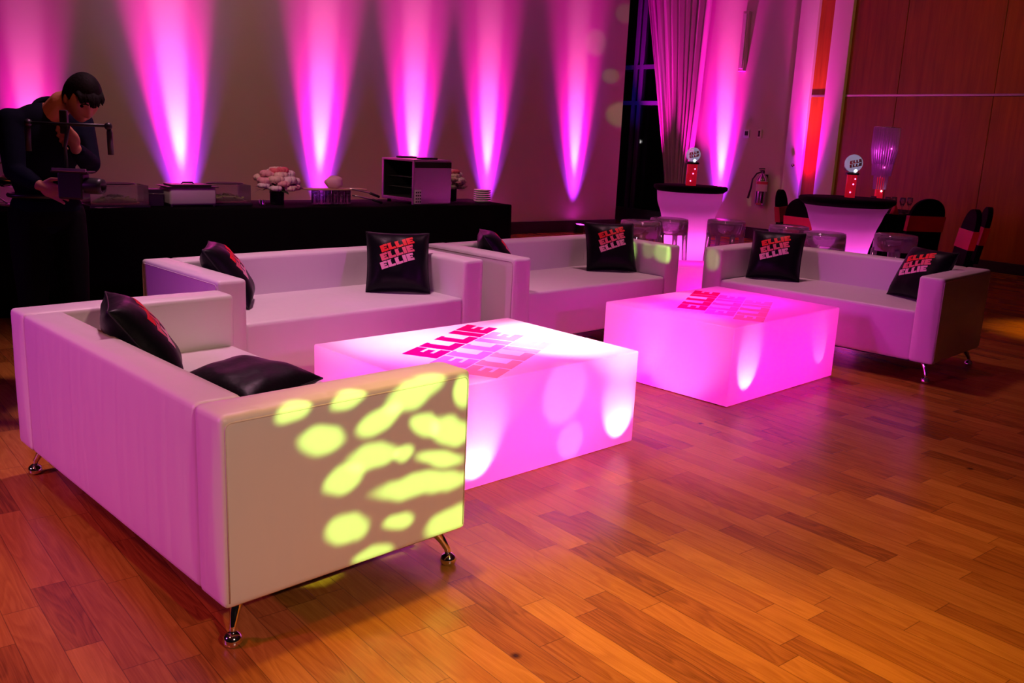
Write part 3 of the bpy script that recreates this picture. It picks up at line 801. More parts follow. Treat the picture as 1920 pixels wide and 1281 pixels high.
o = obj('salt_dish', bm, M_['chrome']); o.location = BP(1.47, .22, ZB); tag(o, 'tiny chrome dish at the foot of the left flower vase', 'dish')
# chrome juice stand at the far left
t = thing('chrome_stand', 'chrome looped serving stand at the left edge behind the person', 'serving stand', BP(-.42, .38, ZB), BR)
bm = nb(); lathe(bm, [(.001, 0), (.11, 0), (.115, .008), (.10, .02), (.001, .022)], 30); obj('stand_base', bm, M_['chrome'], t)
for s in (-1, 1):
    bm = nb(); tube(bm, [(s*.02, 0, .02), (s*.10, 0, .08), (s*.125, 0, .20), (s*.08, 0, .30), (0, 0, .34)], .007, 10); obj('loop_arm', bm, M_['chrome'], t)
bm = nb(); lathe(bm, [(.001, .14), (.06, .145), (.09, .18), (.10, .22), (.097, .22), (.085, .18), (.055, .15), (.001, .146)], 30); obj('bowl', bm, M_['chrome'], t)
# flowers
def flowers(label, s, off, sc_=1.0):
    t = thing('flower_vase', label, 'flower arrangement', BP(s, off, ZB), BR, 'flower arrangements on the buffet')
    bm = nb(); lathe(bm, [(.001, 0), (.055, 0), (.06, .01), (.062, .12), (.066, .13), (.058, .13), (.001, .11)], 24); obj('vase', bm, M_['blackplastic'], t)
    rnd = random.Random(int(s*100))
    bm = nb()
    for k in range(80):
        a = rnd.uniform(0, 2*PI); r = rnd.uniform(.04, .14); z = .14+rnd.uniform(-.03, .05)
        p = Vector((math.cos(a)*r, math.sin(a)*r, z)); dr = Vector((math.cos(a), math.sin(a), rnd.uniform(-.5, .5))).normalized(); sd = dr.cross(Vector((0, 0, 1))).normalized()*.02
        q = [bm.verts.new(p), bm.verts.new(p+dr*.03+sd), bm.verts.new(p+dr*.075), bm.verts.new(p+dr*.03-sd)]
        bm.faces.new(q)
    o = obj('foliage', bm, M_['leaf'], t, False); o['kind'] = 'stuff'
    bloom = [(0, 0, .30, .05, 'cream'), (-.05, -.10, .225, .055, 'cream'), (.06, -.10, .22, .06, 'white_bloom'), (-.13, -.04, .21, .052, 'blush'), (.14, -.03, .205, .058, 'white_bloom'),
             (-.10, -.02, .27, .05, 'blush'), (.035, -.03, .30, .048, 'rose'), (-.03, -.05, .295, .042, 'rose'), (.10, 0, .27, .055, 'white_bloom'), (.0, -.08, .262, .05, 'cream'),
             (0, .10, .24, .06, 'white_bloom'), (-.11, .08, .23, .055, 'cream'), (.11, .08, .24, .055, 'blush'), (.0, .06, .28, .05, 'white_bloom'), (.17, -.04, .155, .042, 'white_bloom'), (-.155, -.06, .17, .04, 'white_bloom'), (-.07, -.13, .15, .042, 'white_bloom'), (.06, -.14, .15, .042, 'cream'), (0, -.14, .19, .045, 'blush'), (.13, -.10, .16, .042, 'blush')]
    for (x, y, z, r, mk) in bloom:
        bm = nb(); x, y, z, r = x*sc_*.92, y*sc_*.92, z*1.0-.005, r*sc_*1.35
        for q in range(5):
            rr = r*(1-q*.17); n = 7-q
            for k in range(n):
                a = 2*PI*k/n+q*.7; tilt = .35+.25*q
                c = Vector((math.cos(a)*rr*.55, math.sin(a)*rr*.55, z+rr*.25*q*.4))
                m0 = ball(bm, c, rr*.52, 6, 5, (1, 1, .8))
        for v in bm.verts:
            v.co.x += x; v.co.y += y; v.co += Vector((rnd.uniform(-1, 1), rnd.uniform(-1, 1), rnd.uniform(-1, 1)))*.003
        obj('bloom', bm, M_[mk], t)
    return t
flowers('pink and white bouquet in a dark vase left of the jars', 1.65, .32)
flowers('bouquet half hidden behind the steel cabinet', 3.62, .50, .8)
# jars with tissue on top
for k in range(6):
    bm = nb(); r = .03
    lathe(bm, [(.001, 0), (r, 0), (r, .12), (r-.003, .125), (r-.003, .01), (.001, .008)], 18)
    o = obj('glass_tumbler', bm, M_['glass']); o.location = BP(2.0+.066*k, .30, ZB); tag(o, 'clear straight tumbler standing under the pale board', 'glass', 'row of tumblers on the buffet')
bm = nb(); box(bm, -.28, .30, -.08, .08, 0, .012, .004)
o = obj('serving_board', bm, M_['wood']); o.location = BP(2.19, .30, ZB+.126); o.rotation_euler = (0, 0, BR); autos(o)
tag(o, 'pale serving board laid across the row of tumblers', 'board')
bm = nb(); ball(bm, (0, 0, .05), .07, 16, 12, (1.2, .8, .8)); 
for v in bm.verts: v.co += Vector((math.sin(v.co.z*90), math.cos(v.co.x*80), math.sin(v.co.y*100)))*.007
o = obj('tissue_bundle', bm, M_['paperpink']); o.location = BP(2.19, .30, ZB+.143); tag(o, 'crumpled pink tissue bundle on the pale board', 'tissue')
for k, (s, z, a, lab) in enumerate(((2.53, .11, -.12, 'upper black-handled tongs leaning beside the steel cabinet'), (2.56, .05, -.08, 'lower black-handled tongs beside the steel cabinet'))):
    t = thing('serving_tongs', lab, 'tongs', BP(s, .24, ZB), BR, 'serving tongs by the cabinet')
    for sy in (-.012, .012):
        bm = nb(); tube(bm, [(-.20, sy*2, z+.03), (-.05, sy, z), (.0, sy, z-.01)], [.006, .006, .005], 8); obj('tong_arm', bm, M_['steel'], t)
    bm = nb(); tube(bm, [(0, 0, z-.01), (.10, 0, z-.045 if k == 0 else .012)], .012, 8); obj('handle', bm, M_['blackplastic'], t)
# steel holding cabinet with open door
t = thing('steel_warming_cabinet', 'open-fronted steel warming cabinet with vented side panel on the buffet', 'cabinet', (-1.002, 8.965, ZB), R(-45))
w, d, h = .50, .46, .42
bm = nb()
box(bm, -w/2, w/2, -d/2, d/2, h-.02, h, .004); box(bm, -w/2, w/2, -d/2, d/2, .03, .06, .004)
box(bm, -w/2, -w/2+.03, -d/2, d/2, .06, h-.02, .003); box(bm, -w/2, w/2, d/2-.01, d/2, .06, h-.02)
obj('cabinet_shell', bm, M_['steel'], t, False)
bm = nb(); box(bm, w/2-.03, w/2, -d/2, d/2, .0, h-.02, .004); sp_ = obj('side_panel', bm, M_['steel'], t, False)
bm = nb(); box(bm, w/2, w/2+.006, -d/2+.01, d/2-.005, h-.075, h-.022, .002); obj('overhang_shadow_strip', bm, M_['dark'], sp_, False)  # dark strip standing for the shadow under the top overhang
bm = nb(); box(bm, w/2, w/2+.006, -d/2+.012, -d/2+.09, .01, .14, .003); obj('vent_plate', bm, M_['porcelain'], sp_, False)
bm = nb()
for i_ in range(3):
    for j_ in range(4): box(bm, w/2+.0055, w/2+.008, -d/2+.022+i_*.024, -d/2+.035+i_*.024, .022+j_*.029, .036+j_*.029)
obj('vent_holes', bm, M_['hole'], sp_, False)
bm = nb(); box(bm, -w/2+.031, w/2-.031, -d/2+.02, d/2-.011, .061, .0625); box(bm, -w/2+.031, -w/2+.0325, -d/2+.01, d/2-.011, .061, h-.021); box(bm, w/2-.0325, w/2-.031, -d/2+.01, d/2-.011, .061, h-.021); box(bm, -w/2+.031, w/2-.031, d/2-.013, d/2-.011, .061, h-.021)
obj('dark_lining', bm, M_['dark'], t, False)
for z in (.15, .25):
    bm = nb()
    for k in range(10): tube(bm, [(-w/2+.045+.045*k, -d/2+.05, z), (-w/2+.045+.045*k, d/2-.02, z)], .002, 6)
    tube(bm, [(-w/2+.033, -d/2+.05, z), (w/2-.033, -d/2+.05, z)], .0025, 6)
    obj('wire_shelf', bm, M_['blackplastic'], t)
for sx in (-.16, .16):
    bm = nb(); box(bm, sx-.04, sx+.04, -.1, .1, h, h+.018, .006); obj('carry_handle', bm, M_['blackplastic'], t, False)
for sx in (-1, 1):
    for sy in (-1, 1):
        bm = nb(); lathe(bm, [(.02, 0), (.02, .03), (.001, .03)], 12, sx*(w/2-.06), sy*(d/2-.05)); obj('foot', bm, M_['blackplastic'], t)
# plates
for k in range(6):
    bm = nb(); lathe(bm, [(.001, 0), (.06, 0), (.085, .006), (.088, .020), (.084, .021), (.001, .008)], 36)
    o = obj('plate', bm, M_['porcelain']); o.location = BP(3.86, .28, ZB+.002+.0215*k)
    tag(o, ('square-edged' if 0 else '')+['bottom white plate of the stack at the buffet end', 'second-lowest white plate in the stack at the buffet end', 'third white plate up in the stack at the buffet end', 'fourth white plate up in the stack at the buffet end', 'fifth white plate up in the stack at the buffet end', 'topmost white plate of the stack at the buffet end'][k], 'plate', 'white plates at the buffet end')

# ------------------------------------------------------------------ the person
def ellips(bm, c, ax, seg=20, rings=14):
    q = bmesh.ops.create_uvsphere(bm, u_segments=seg, v_segments=rings, radius=1)
    for v in q['verts']: v.co = Vector(c)+ax[0]*v.co.x+ax[1]*v.co.y+ax[2]*v.co.z
def limb(bm, pts, rads, n=14):
    tube(bm, pts, rads, n)
    for p, r in zip(pts, rads): ball(bm, p, r*1.0, 12, 8)
def make_person():
    F = Vector((.70, -.714, 0)); S = Vector((.714, .70, 0)); U = Vector((0, 0, 1))     # facing, his left side, up
    V = Vector
    pel, bel, che = V((-2.45, 4.745, .96)), V((-2.445, 4.735, 1.12)), V((-2.405, 4.705, 1.30))
    nkb, nk = V((-2.375, 4.675, 1.445)), V((-2.285, 4.635, 1.50))
    hc = V((-2.165, 4.60, 1.525))
    shR, elR, wrR = V((-2.51, 4.56, 1.40)), V((-2.455, 4.475, 1.165)), V((-2.318, 4.425, 1.108))
    shL, elL, wrL = V((-2.275, 4.80, 1.405)), V((-2.165, 4.64, 1.21)), V((-2.128, 4.43, 1.285))
    hipR, hipL = pel-S*.09-U*.03, pel+S*.09-U*.03
    knR, knL = hipR+F*.05-U*.42-S*.02, hipL+F*.04-U*.42+S*.01
    anR, anL = V((knR.x, knR.y, .09))-F*.02, V((knL.x, knL.y, .09))-F*.03
    tiltF = (F*.95-U*.25).normalized(); tiltU = (U*.95+F*.30).normalized()
    def torso(bm, k, arms=True):
        ellips(bm, pel, (S*(.165+k), F*(.115+k), U*.14)); ellips(bm, bel, (S*(.150+k), F*(.105+k), U*.15))
        ellips(bm, che, (S*(.175+k), tiltF*(.115+k), tiltU*.17)); ellips(bm, (che+nkb)/2+U*.02, (S*(.165+k), tiltF*(.085+k), tiltU*.11))
    def head_pt(x, y, z):
        return x, y, z
    Hf = (F*.80+V((.25, .1, 0))*.3-U*.72).normalized(); Hs0 = Hf.cross(U).normalized(); Hu = Hs0.cross(Hf).normalized()
    def head(bm, hair=False):
        q = bmesh.ops.create_uvsphere(bm, u_segments=56, v_segments=40, radius=1)
        for v in q['verts']:
            x, y, z = v.co; X, Y, Z = x*.076, y*.097, z*.118
            if z < 0: X *= 1-.30*(-z)**1.6
            if z < -.1 and y < 0: Y *= 1-.45*min(1, (-z-.1)/.5)
            if y > 0:
                Y *= 1-.06*(1-abs(z))
                g = math.exp(-(X/.013)**2)
                if -.045 < Z < .03: Y += g*.026*max(0, min(1, (.03-Z)/.055))*(1 if Z > -.033 else max(0, (Z+.045)/.012))
                Y -= .011*math.exp(-((abs(X)-.031)/.015)**2-((Z-.018)/.013)**2)
                Y += .005*math.exp(-((abs(X)-.028)/.022)**2-((Z-.040)/.009)**2)
                Y += .005*math.exp(-(X/.022)**2)*(math.exp(-((Z+.060)/.005)**2)+math.exp(-((Z+.072)/.005)**2))
                Y += .010*math.exp(-(X/.024)**2-((Z+.10)/.016)**2)
            if hair:
                lim = .045 if y > .25 else (.0 if y > -.1 else -.055)
                t = max(0, min(1, (Z-lim)/.02))
                n = 1+.03*math.sin(14*x+9*z)+.02*math.sin(23*y+5*x)
                k = (.93+(.24*n-.02)*t)
                X, Y, Z = X*k, Y*k, Z*(.93+.22*t)
            v.co = hc+Hs0*X+Hf*Y+Hu*Z
    bm = nb()
    head(bm)
    for s in (-1, 1): ellips(bm, hc+Hs0*s*.077-Hf*.005-Hu*.005, (Hs0*.010, (Hf*.9-Hu*.3)*.019, Hu*.031), 12, 10)
    limb(bm, [nkb-U*.03, nk, hc-Hf*.035-Hu*.035], [.066, .056, .060])
    torso(bm, -.012)
    for a, b, c in ((shR, elR, wrR), (shL, elL, wrL)):
        limb(bm, [nkb-U*.04, a], [.06, .052]); limb(bm, [a, (a+b)/2, b, (b+c)/2, c], [.050, .045, .038, .036, .026])
    for h, k, a in ((hipR, knR, anR), (hipL, knL, anL)):
        limb(bm, [h, (h+k)/2, k, (k+a)/2+U*.06, a], [.085, .075, .055, .055, .038]); limb(bm, [a-U*.03, a-U*.05+F*.14], [.04, .035])
    # right hand, resting on the camera: palm then four fingers and thumb
    d = V((1, -.06, -.35)).normalized(); up = V((.30, 0, .95)).normalized(); nrm = d.cross(up).normalized()
    pc = wrR+d*.055
    ellips(bm, pc, (d*.050, up*.040, nrm*.016)); limb(bm, [wrR, pc], [.026, .018])
    for off, ln, cu in ((.029, .070, .0), (.010, .080, .1), (-.010, .074, .15), (-.029, .058, .2)):
        p0 = wrR+d*.088+up*off; p1 = p0+d*ln*.42+up*off*.10; p2 = p1+(d*.95-nrm*0-up*cu*.6)*ln*.32; p3 = p2+(d*.8-up*cu)*ln*.26
        limb(bm, [p0-d*.015, p1, p2, p3], [.0092, .0088, .0080, .0068], 10)
    limb(bm, [wrR+d*.028+up*.022, wrR+d*.055+up*.052, wrR+d*.085+up*.062], [.012, .010, .008], 10)
    # left hand, loosely closed in front of the mouth
    d = V((-.18, -.25, 1)).normalized(); sd = V((-1, -.1, -.1)).normalized(); nrm = d.cross(sd).normalized()
    pc = wrL+d*.052
    ellips(bm, pc, (d*.048, sd*.034, nrm*.018)); limb(bm, [wrL, pc], [.026, .018])
    for k, (a, ln) in enumerate(((.088, .052), (.068, .058), (.048, .054), (.030, .045))):
        p0 = wrL+d*a+sd*.018; p1 = p0+sd*ln*.55+d*(.022-.006*k); p2 = p1+sd*ln*.25-d*.016+nrm*-.008; p3 = p2-sd*ln*.25-d*.016
        limb(bm, [p0, p1, p2, p3], [.0095, .009, .008, .007], 10)
    limb(bm, [wrL+d*.05-sd*.02, wrL+d*.085-sd*.012, wrL+d*.118+sd*.004], [.012, .0105, .009], 10)
    o = obj('person', bm, M_['skin'])
    r = o.modifiers.new('merge', 'REMESH'); r.mode = 'VOXEL'; r.voxel_size = .0042; r.use_smooth_shade = True
    s = o.modifiers.new('soft', 'SMOOTH'); s.factor = .5; s.iterations = 3
    tag(o, 'person in dark navy shirt bending over a camera rig, hand at the mouth', 'person')
    def cloth(name, bm, m, vox, it=5):
        c = obj(name, bm, m, o); r = c.modifiers.new('merge', 'REMESH'); r.mode = 'VOXEL'; r.voxel_size = vox; r.use_smooth_shade = True
        s = c.modifiers.new('soft', 'SMOOTH'); s.factor = .5; s.iterations = it; return c
    bm = nb(); torso(bm, .012)
    for a, b, c in ((shR, elR, wrR), (shL, elL, wrL)):
        limb(bm, [nkb-U*.055-F*.01, a], [.066, .066]); e = c+(b-c).normalized()*.02
        limb(bm, [a, (a+b)/2, b, (b+e)/2, e], [.066, .060, .053, .047, .036])
    bm2 = [v for v in bm.verts]
    cloth('shirt', bm, M_['shirt'], .009)
    bm = nb(); ca = (nk-nkb).normalized(); cs = ca.cross(S).normalized(); cc_ = nkb+ca*.020
    pts = [cc_+S*.073*math.cos(t)+cs*.070*math.sin(t)+ca*.010*math.sin(2*t) for t in [2*PI*k/24 for k in range(24)]]
    tube(bm, pts, .016, 8, closed=True); obj('collar', bm, M_['shirt'], o)
    bm = nb()
    ellips(bm, pel-U*.02, (S*.180, F*.130, U*.10))
    for h, k, a in ((hipR, knR, anR), (hipL, knL, anL)): limb(bm, [h, (h+k)/2, k, (k+a)/2, a+U*.0], [.100, .092, .073, .070, .064])
    cloth('trousers', bm, M_['pants'], .011)
    bm = nb(); pts = [pel+U*.075+S*.174*math.cos(t)+F*.130*math.sin(t) for t in [2*PI*k/32 for k in range(32)]]
    tube(bm, pts, .012, 6, closed=True); obj('belt', bm, M_['blackplastic'], o)
    for a in (anR, anL):
        bm = nb(); ellips(bm, V((a.x, a.y, .048))+F*.05, (F*.135, S*F.length*.048, U*.046))
        for v in bm.verts: v.co.z = max(v.co.z, 0.001)
        obj('shoe', bm, M_['pants'], o)
    bm = nb(); head(bm, True)
    rnd = random.Random(3)
    for k in range(26):
        x = -.055+.11*k/25; p0 = hc+Hs0*x+Hf*(.082-abs(x)*.35)+Hu*(.085-abs(x)*.3)
        dn = (-U*.55+Hf*.75+Hs0*rnd.uniform(-.15, .15)).normalized(); ln = rnd.uniform(.022, .058)*(1-abs(x)*9)
        tube(bm, [p0-dn*.02, p0+dn*ln*.5+Hf*.006, p0+dn*ln-U*.012], [.013, .010, .003], 6)
    obj('hair', bm, M_['hair'], o)
    for s in (-1, 1):
        bm = nb(); tube(bm, [hc+Hs0*s*x+Hf*(.088+.004-abs(x-.02)*.25)+Hu*z for x, z in ((.012, .036), (.028, .042), (.046, .036))], [.003, .0042, .002], 6); obj('eyebrow', bm, M_['hair'], o)
        bm = nb(); ball(bm, hc+Hs0*s*.031+Hf*.0685+Hu*.014, .0105, 14, 10); obj('eye', bm, M_['hair'], o)
make_person()
# dual-grip camera rig
rg = thing('camera_rig', 'black dual-grip camera rig held by the person', 'camera rig', (-2.115, 4.34, 1.40))
bm = nb(); tube(bm, [(-.185, 0, 0), (.185, 0, .002)], .0075, 10); obj('top_bar', bm, M_['blackplastic'], rg)
for s in (-1, 1):
    bm = nb(); ball(bm, (s*.187, 0, .0), .018, 14, 10); obj('bar_knob', bm, M_['blackplastic'], rg)
    bm = nb(); tube(bm, [(s*.19, 0, -.01), (s*.192, 0, -.03), (s*.193, 0, -.13)], [.009, .0135, .0135], 12); obj('grip', bm, M_['blackplastic'], rg)
bm = nb(); tube(bm, [(0, 0, 0), (-.03, .02, -.10), (-.035, .03, -.20)], [.010, .008, .008], 10); obj('post', bm, M_['blackplastic'], rg)
bm = nb(); box(bm, -.055, .065, -.03, .05, -.345, -.22, .010); cb = obj('camera_body', bm, M_['blackplastic'], rg, False)
bm = nb(); lathe(bm, [(.001, 0), (.036, 0), (.038, .01), (.038, .07), (.034, .09), (.030, .09), (.028, .075), (.001, .07)], 24)
for v in bm.verts: v.co = Vector((.055+v.co.z, v.co.y+.01, -.28+v.co.x))
obj('lens', bm, M_['blackplastic'], cb)
bm = nb(); box(bm, -.075, .085, -.035, -.025, -.215, -.200, .002); obj('monitor_edge', bm, M_['alu'], rg, False)
bm = nb(); box(bm, -.085, .09, -.03, .06, -.222, -.212, .003); obj('mount_plate', bm, M_['blackplastic'], rg, False)
bm = nb(); box(bm, -.018, .018, -.012, .012, 0, .11, .005); o = obj('handheld_radio', bm, M_['blackplastic'], None, False)
o.location = (-2.165, 4.405, 1.355); tag(o, 'small black handheld radio in the hand at the person\'s mouth', 'radio')

# ------------------------------------------------------------------ LED uplights on the floor
def uplight(label, pos, yaw):
    t = thing('led_uplight', label, 'uplight', pos, yaw, 'LED uplights along the walls')
    bm = nb(); q = []
    lathe(bm, [(.001, 0), (.07, 0), (.075, .01), (.075, .10), (.085, .11), (.085, .13), (.078, .13), (.075, .115), (.001, .112)], 24)
    for v in bm.verts: v.co = Matrix.Rotation(R(8), 3, 'X') @ v.co + Vector((0, 0, .012))
    obj('can', bm, M_['blackplastic'], t)
    bm = nb(); lathe(bm, [(.001, .114), (.07, .114), (.07, .118), (.001, .118)], 24)
    for v in bm.verts: v.co = Matrix.Rotation(R(8), 3, 'X') @ v.co + Vector((0, 0, .012))
    obj('lens', bm, M_['lens_m'], t)
    bm = nb(); tube(bm, [(-.095, 0, .12), (-.10, 0, .015), (-.06, 0, .008), (.06, 0, .008), (.10, 0, .015), (.095, 0, .12)], .008, 8); obj('yoke', bm, M_['blackplastic'], t)
    return t
LIGHTS = []
def aim(o, target):
    d = Vector(target)-o.location; o.rotation_euler = d.to_track_quat('-Z', 'Y').to_euler()
def spot(name, loc, target, power, col, size=40, blend=.5, rad=.05):
    l = bpy.data.lights.new(name, 'SPOT'); l.energy = power; l.color = col; l.spot_size = R(size); l.spot_blend = blend; l.shadow_soft_size = rad
    o = bpy.data.objects.new(name, l); COL.objects.link(o); o.location = loc; aim(o, target); return o
def point(name, loc, power, col, rad=.05):
    l = bpy.data.lights.new(name, 'POINT'); l.energy = power; l.color = col; l.shadow_soft_size = rad
    o = bpy.data.objects.new(name, l); COL.objects.link(o); o.location = loc; return o
MAG = (1, .003, .52); VIO = (.42, .02, 1.0)
labs = ['LED uplight far left behind the person', 'LED uplight behind the salad boxes', 'LED uplight behind the flower vase', 'LED uplight behind the steel cabinet', 'LED uplight behind the plate stack', 'LED uplight glowing on the floor above the middle sofa back']
def wash(px, k, pw, wob):
    # px(d, z): point in front of the wall; one fixture with violet, magenta and white diodes
    spot('uplight_spill', px(.17, .165, 0), px(.0, 1.9, wob), 330*pw, VIO, 44, 1.0, .03)
    spot('uplight_beam', px(.17, .165, 0), px(.0, 1.9, wob), 4300*pw, MAG, 28, 1.0, .03)
    spot('uplight_core', px(.17, .165, 0), px(-.02, 1.9, wob), 2200*pw, (1, .24, .62), 13, 1.0, .03)
for k, t_ in enumerate((-10.12, -8.53, -6.85, -5.43, -4.14, -2.42)):
    pw = (.30, 1.15, .95, 1.0, .9, .85)[k]
    uplight(labs[k], room(t_, .17, 0), TH)
    wash(lambda d, z, w: room(t_+w, d, z), k, pw, (0, -.10, .05, .0, -.04, -.06)[k])
for (s_, pw, lab) in ((.95, 1.0, 'LED uplight hidden behind the curtain-side cocktail table'), (2.62, .42, 'LED uplight hidden behind the dark chairs')):
    uplight(lab, room(-.28 if s_ > 2 else -.17, s_, 0), TH-PI/2)
    o_ = -.12 if s_ > 2 else 0
    wash(lambda d, z, w: room(-d+o_, s_+w, z), 0, pw, -.06)
spot('curtain_uplight_beam', room(-.75, -.25, .15), room(-.16, -.55, 2.6), 1500, MAG, 30, .8, .04)
spot('curtain_uplight_beam', room(-.55, .75, .15), room(-.16, .35, 2.8), 700, MAG, 34, .8, .04)
spot('window_blue_light', room(-1.0, -.4, 1.0), room(0, -1.1, 3.0), 60, (.08, .05, 1), 60, 1, .05)

# ------------------------------------------------------------------ inside the glowing tables
PNK = (1, .002, .56)
def glow(to, spots, pts):
    Mx = Matrix.Translation(to.location) @ Matrix.Rotation(to.rotation_euler[2], 4, 'Z')
    for p, t_, pw, sz, col in spots:
        spot('table_led_beam', Mx @ Vector(p), Mx @ Vector(t_), pw, col, sz, .55, .012)
    for p, pw, col in pts: point('table_led', Mx @ Vector(p), pw, col, .04)
HOT = (1, .32, .48); TOP = (1, .60, .66)
glow(t1, [((.34, -.42, .04), (.47, -.42, .16), 8, 84, HOT), ((.34, .49, .04), (.47, .49, .15), 9, 74, HOT), ((-.1, -.05, .03), (.47, .10, .33), 11, 27, HOT), ((.1, .15, .03), (.47, .16, .10), 3.5, 30, HOT),
          ((.0, .34, .02), (.05, .48, .46), 36, 100, TOP), ((.2, -.5, .02), (.47, -.28, .4), 3, 40, HOT), ((-.25, -.15, .02), (-.25, -.1, .46), 16, 120, TOP)], [((0, -.25, .2), 9, PNK), ((.05, .25, .2), 9, PNK)])
glow(t2, [((.33, -.46, .035), (.47, -.44, .19), 6, 60, HOT), ((.34, .44, .05), (.47, .40, .22), 1.1, 50, HOT), ((.1, -.20, .03), (.12, -.61, .25), 4.5, 80, HOT), ((-.25, -.2, .03), (-.25, -.61, .28), 3, 70, HOT),
          ((-.3, .2, .02), (-.33, .02, .46), 4, 44, HOT)], [((0, -.3, .2), 10.5, PNK), ((0, .28, .2), 10.5, PNK)])
point('centerpiece_led', (4.30, 11.15, 1.45), 1.6, (1, .10, .8), .03)
point('cube_led', (1.50, 7.62, .2), 5, PNK, .05)
for (x, y) in ((1.66, 8.95), (2.84, 7.98)):
    point('cocktail_led', (x, y, .50), 5.5, (1, .08, .68), .05)
    point('cocktail_led', (x, y, .12), 3.0, (1, .03, .78), .05)
# centerpiece glow
# ------------------------------------------------------------------ room lighting out of frame: ceiling spots, magenta wash, added fill lamps
WARM = (1, .52, .20)
spot('warm_ceiling_spot', (1.6, 1.0, 4.4), (1.25, 3.1, 0), 470, (1, .46, .05), 38, 1, .15)
spot('warm_ceiling_spot', (-.6, 3.1, 4.4), (.42, 2.05, 0), 760, (1, .50, .05), 34, 1, .1)
spot('warm_ceiling_spot', (5.4, 7.0, 4.4), (4.75, 7.65, 0), 900, (1, .45, .01), 18, .9, .12)
spot('red_ceiling_spot', (-2.6, .4, 4.4), (-1.7, 2.0, 0), 240, (1, .13, .09), 50, 1, .15)
spot('warm_key_spot', (2.6, -1.8, 3.6), (-.3, 2.5, .4), 480, (1, .64, .50), 26, .8, .1)
spot('magenta_wash', (-5.2, .8, 2.4), (-1.2, 3.0, .4), 390, (.95, .10, .88), 45, .9, .15)
spot('pink_top_wash', (-1.25, 5.0, 4.4), (-1.1, 4.5, .3), 440, (1, .46, .66), 75, 1, .2)
spot('pink_top_wash', (1.3, 7.0, 4.4), (1.4, 6.4, .3), 230, (1, .40, .56), 75, 1, .2)
spot('warm_panel_wash', (4.5, 7.4, 4.3), room(0, 5.2, 2.8), 200, (1, .42, .05), 66, 1, .3)
spot('warm_wall_wash', (-2.5, 7.5, 4.4), room(-6, 0, 1.8), 130, (1, .62, .42), 120, 1, .3)
spot('magenta_wash', (4.6, .3, 2.6), (.1, 5.1, .3), 300, (.85, .004, .9), 30, .9, .1)  # added magenta fill for the left and middle sofa fronts
spot('magenta_wash', (-4.2, 1.2, 2.8), (2.15, 6.15, .35), 360, (.75, .01, .85), 15, .9, .1)  # added magenta fill for the right-hand sofa front
spot('violet_wash', (-5.6, 2.2, 2.3), (-1.85, 4.55, .5), 170, (.55, .03, .9), 17, .9, .1)  # added violet fill for the outer left arm of the buffet-side sofa
spot('buffet_fill_spot', (-2.4, 4.6, 4.4), (-1.9, 7.9, .9), 300, (1, .50, .50), 44, 1, .1)  # added fill to brighten the flowers and food on the buffet
spot('face_fill', (-1.0, 2.6, 3.2), (-2.25, 4.62, 1.5), 60, (1, .25, .12), 11, .8, .1)

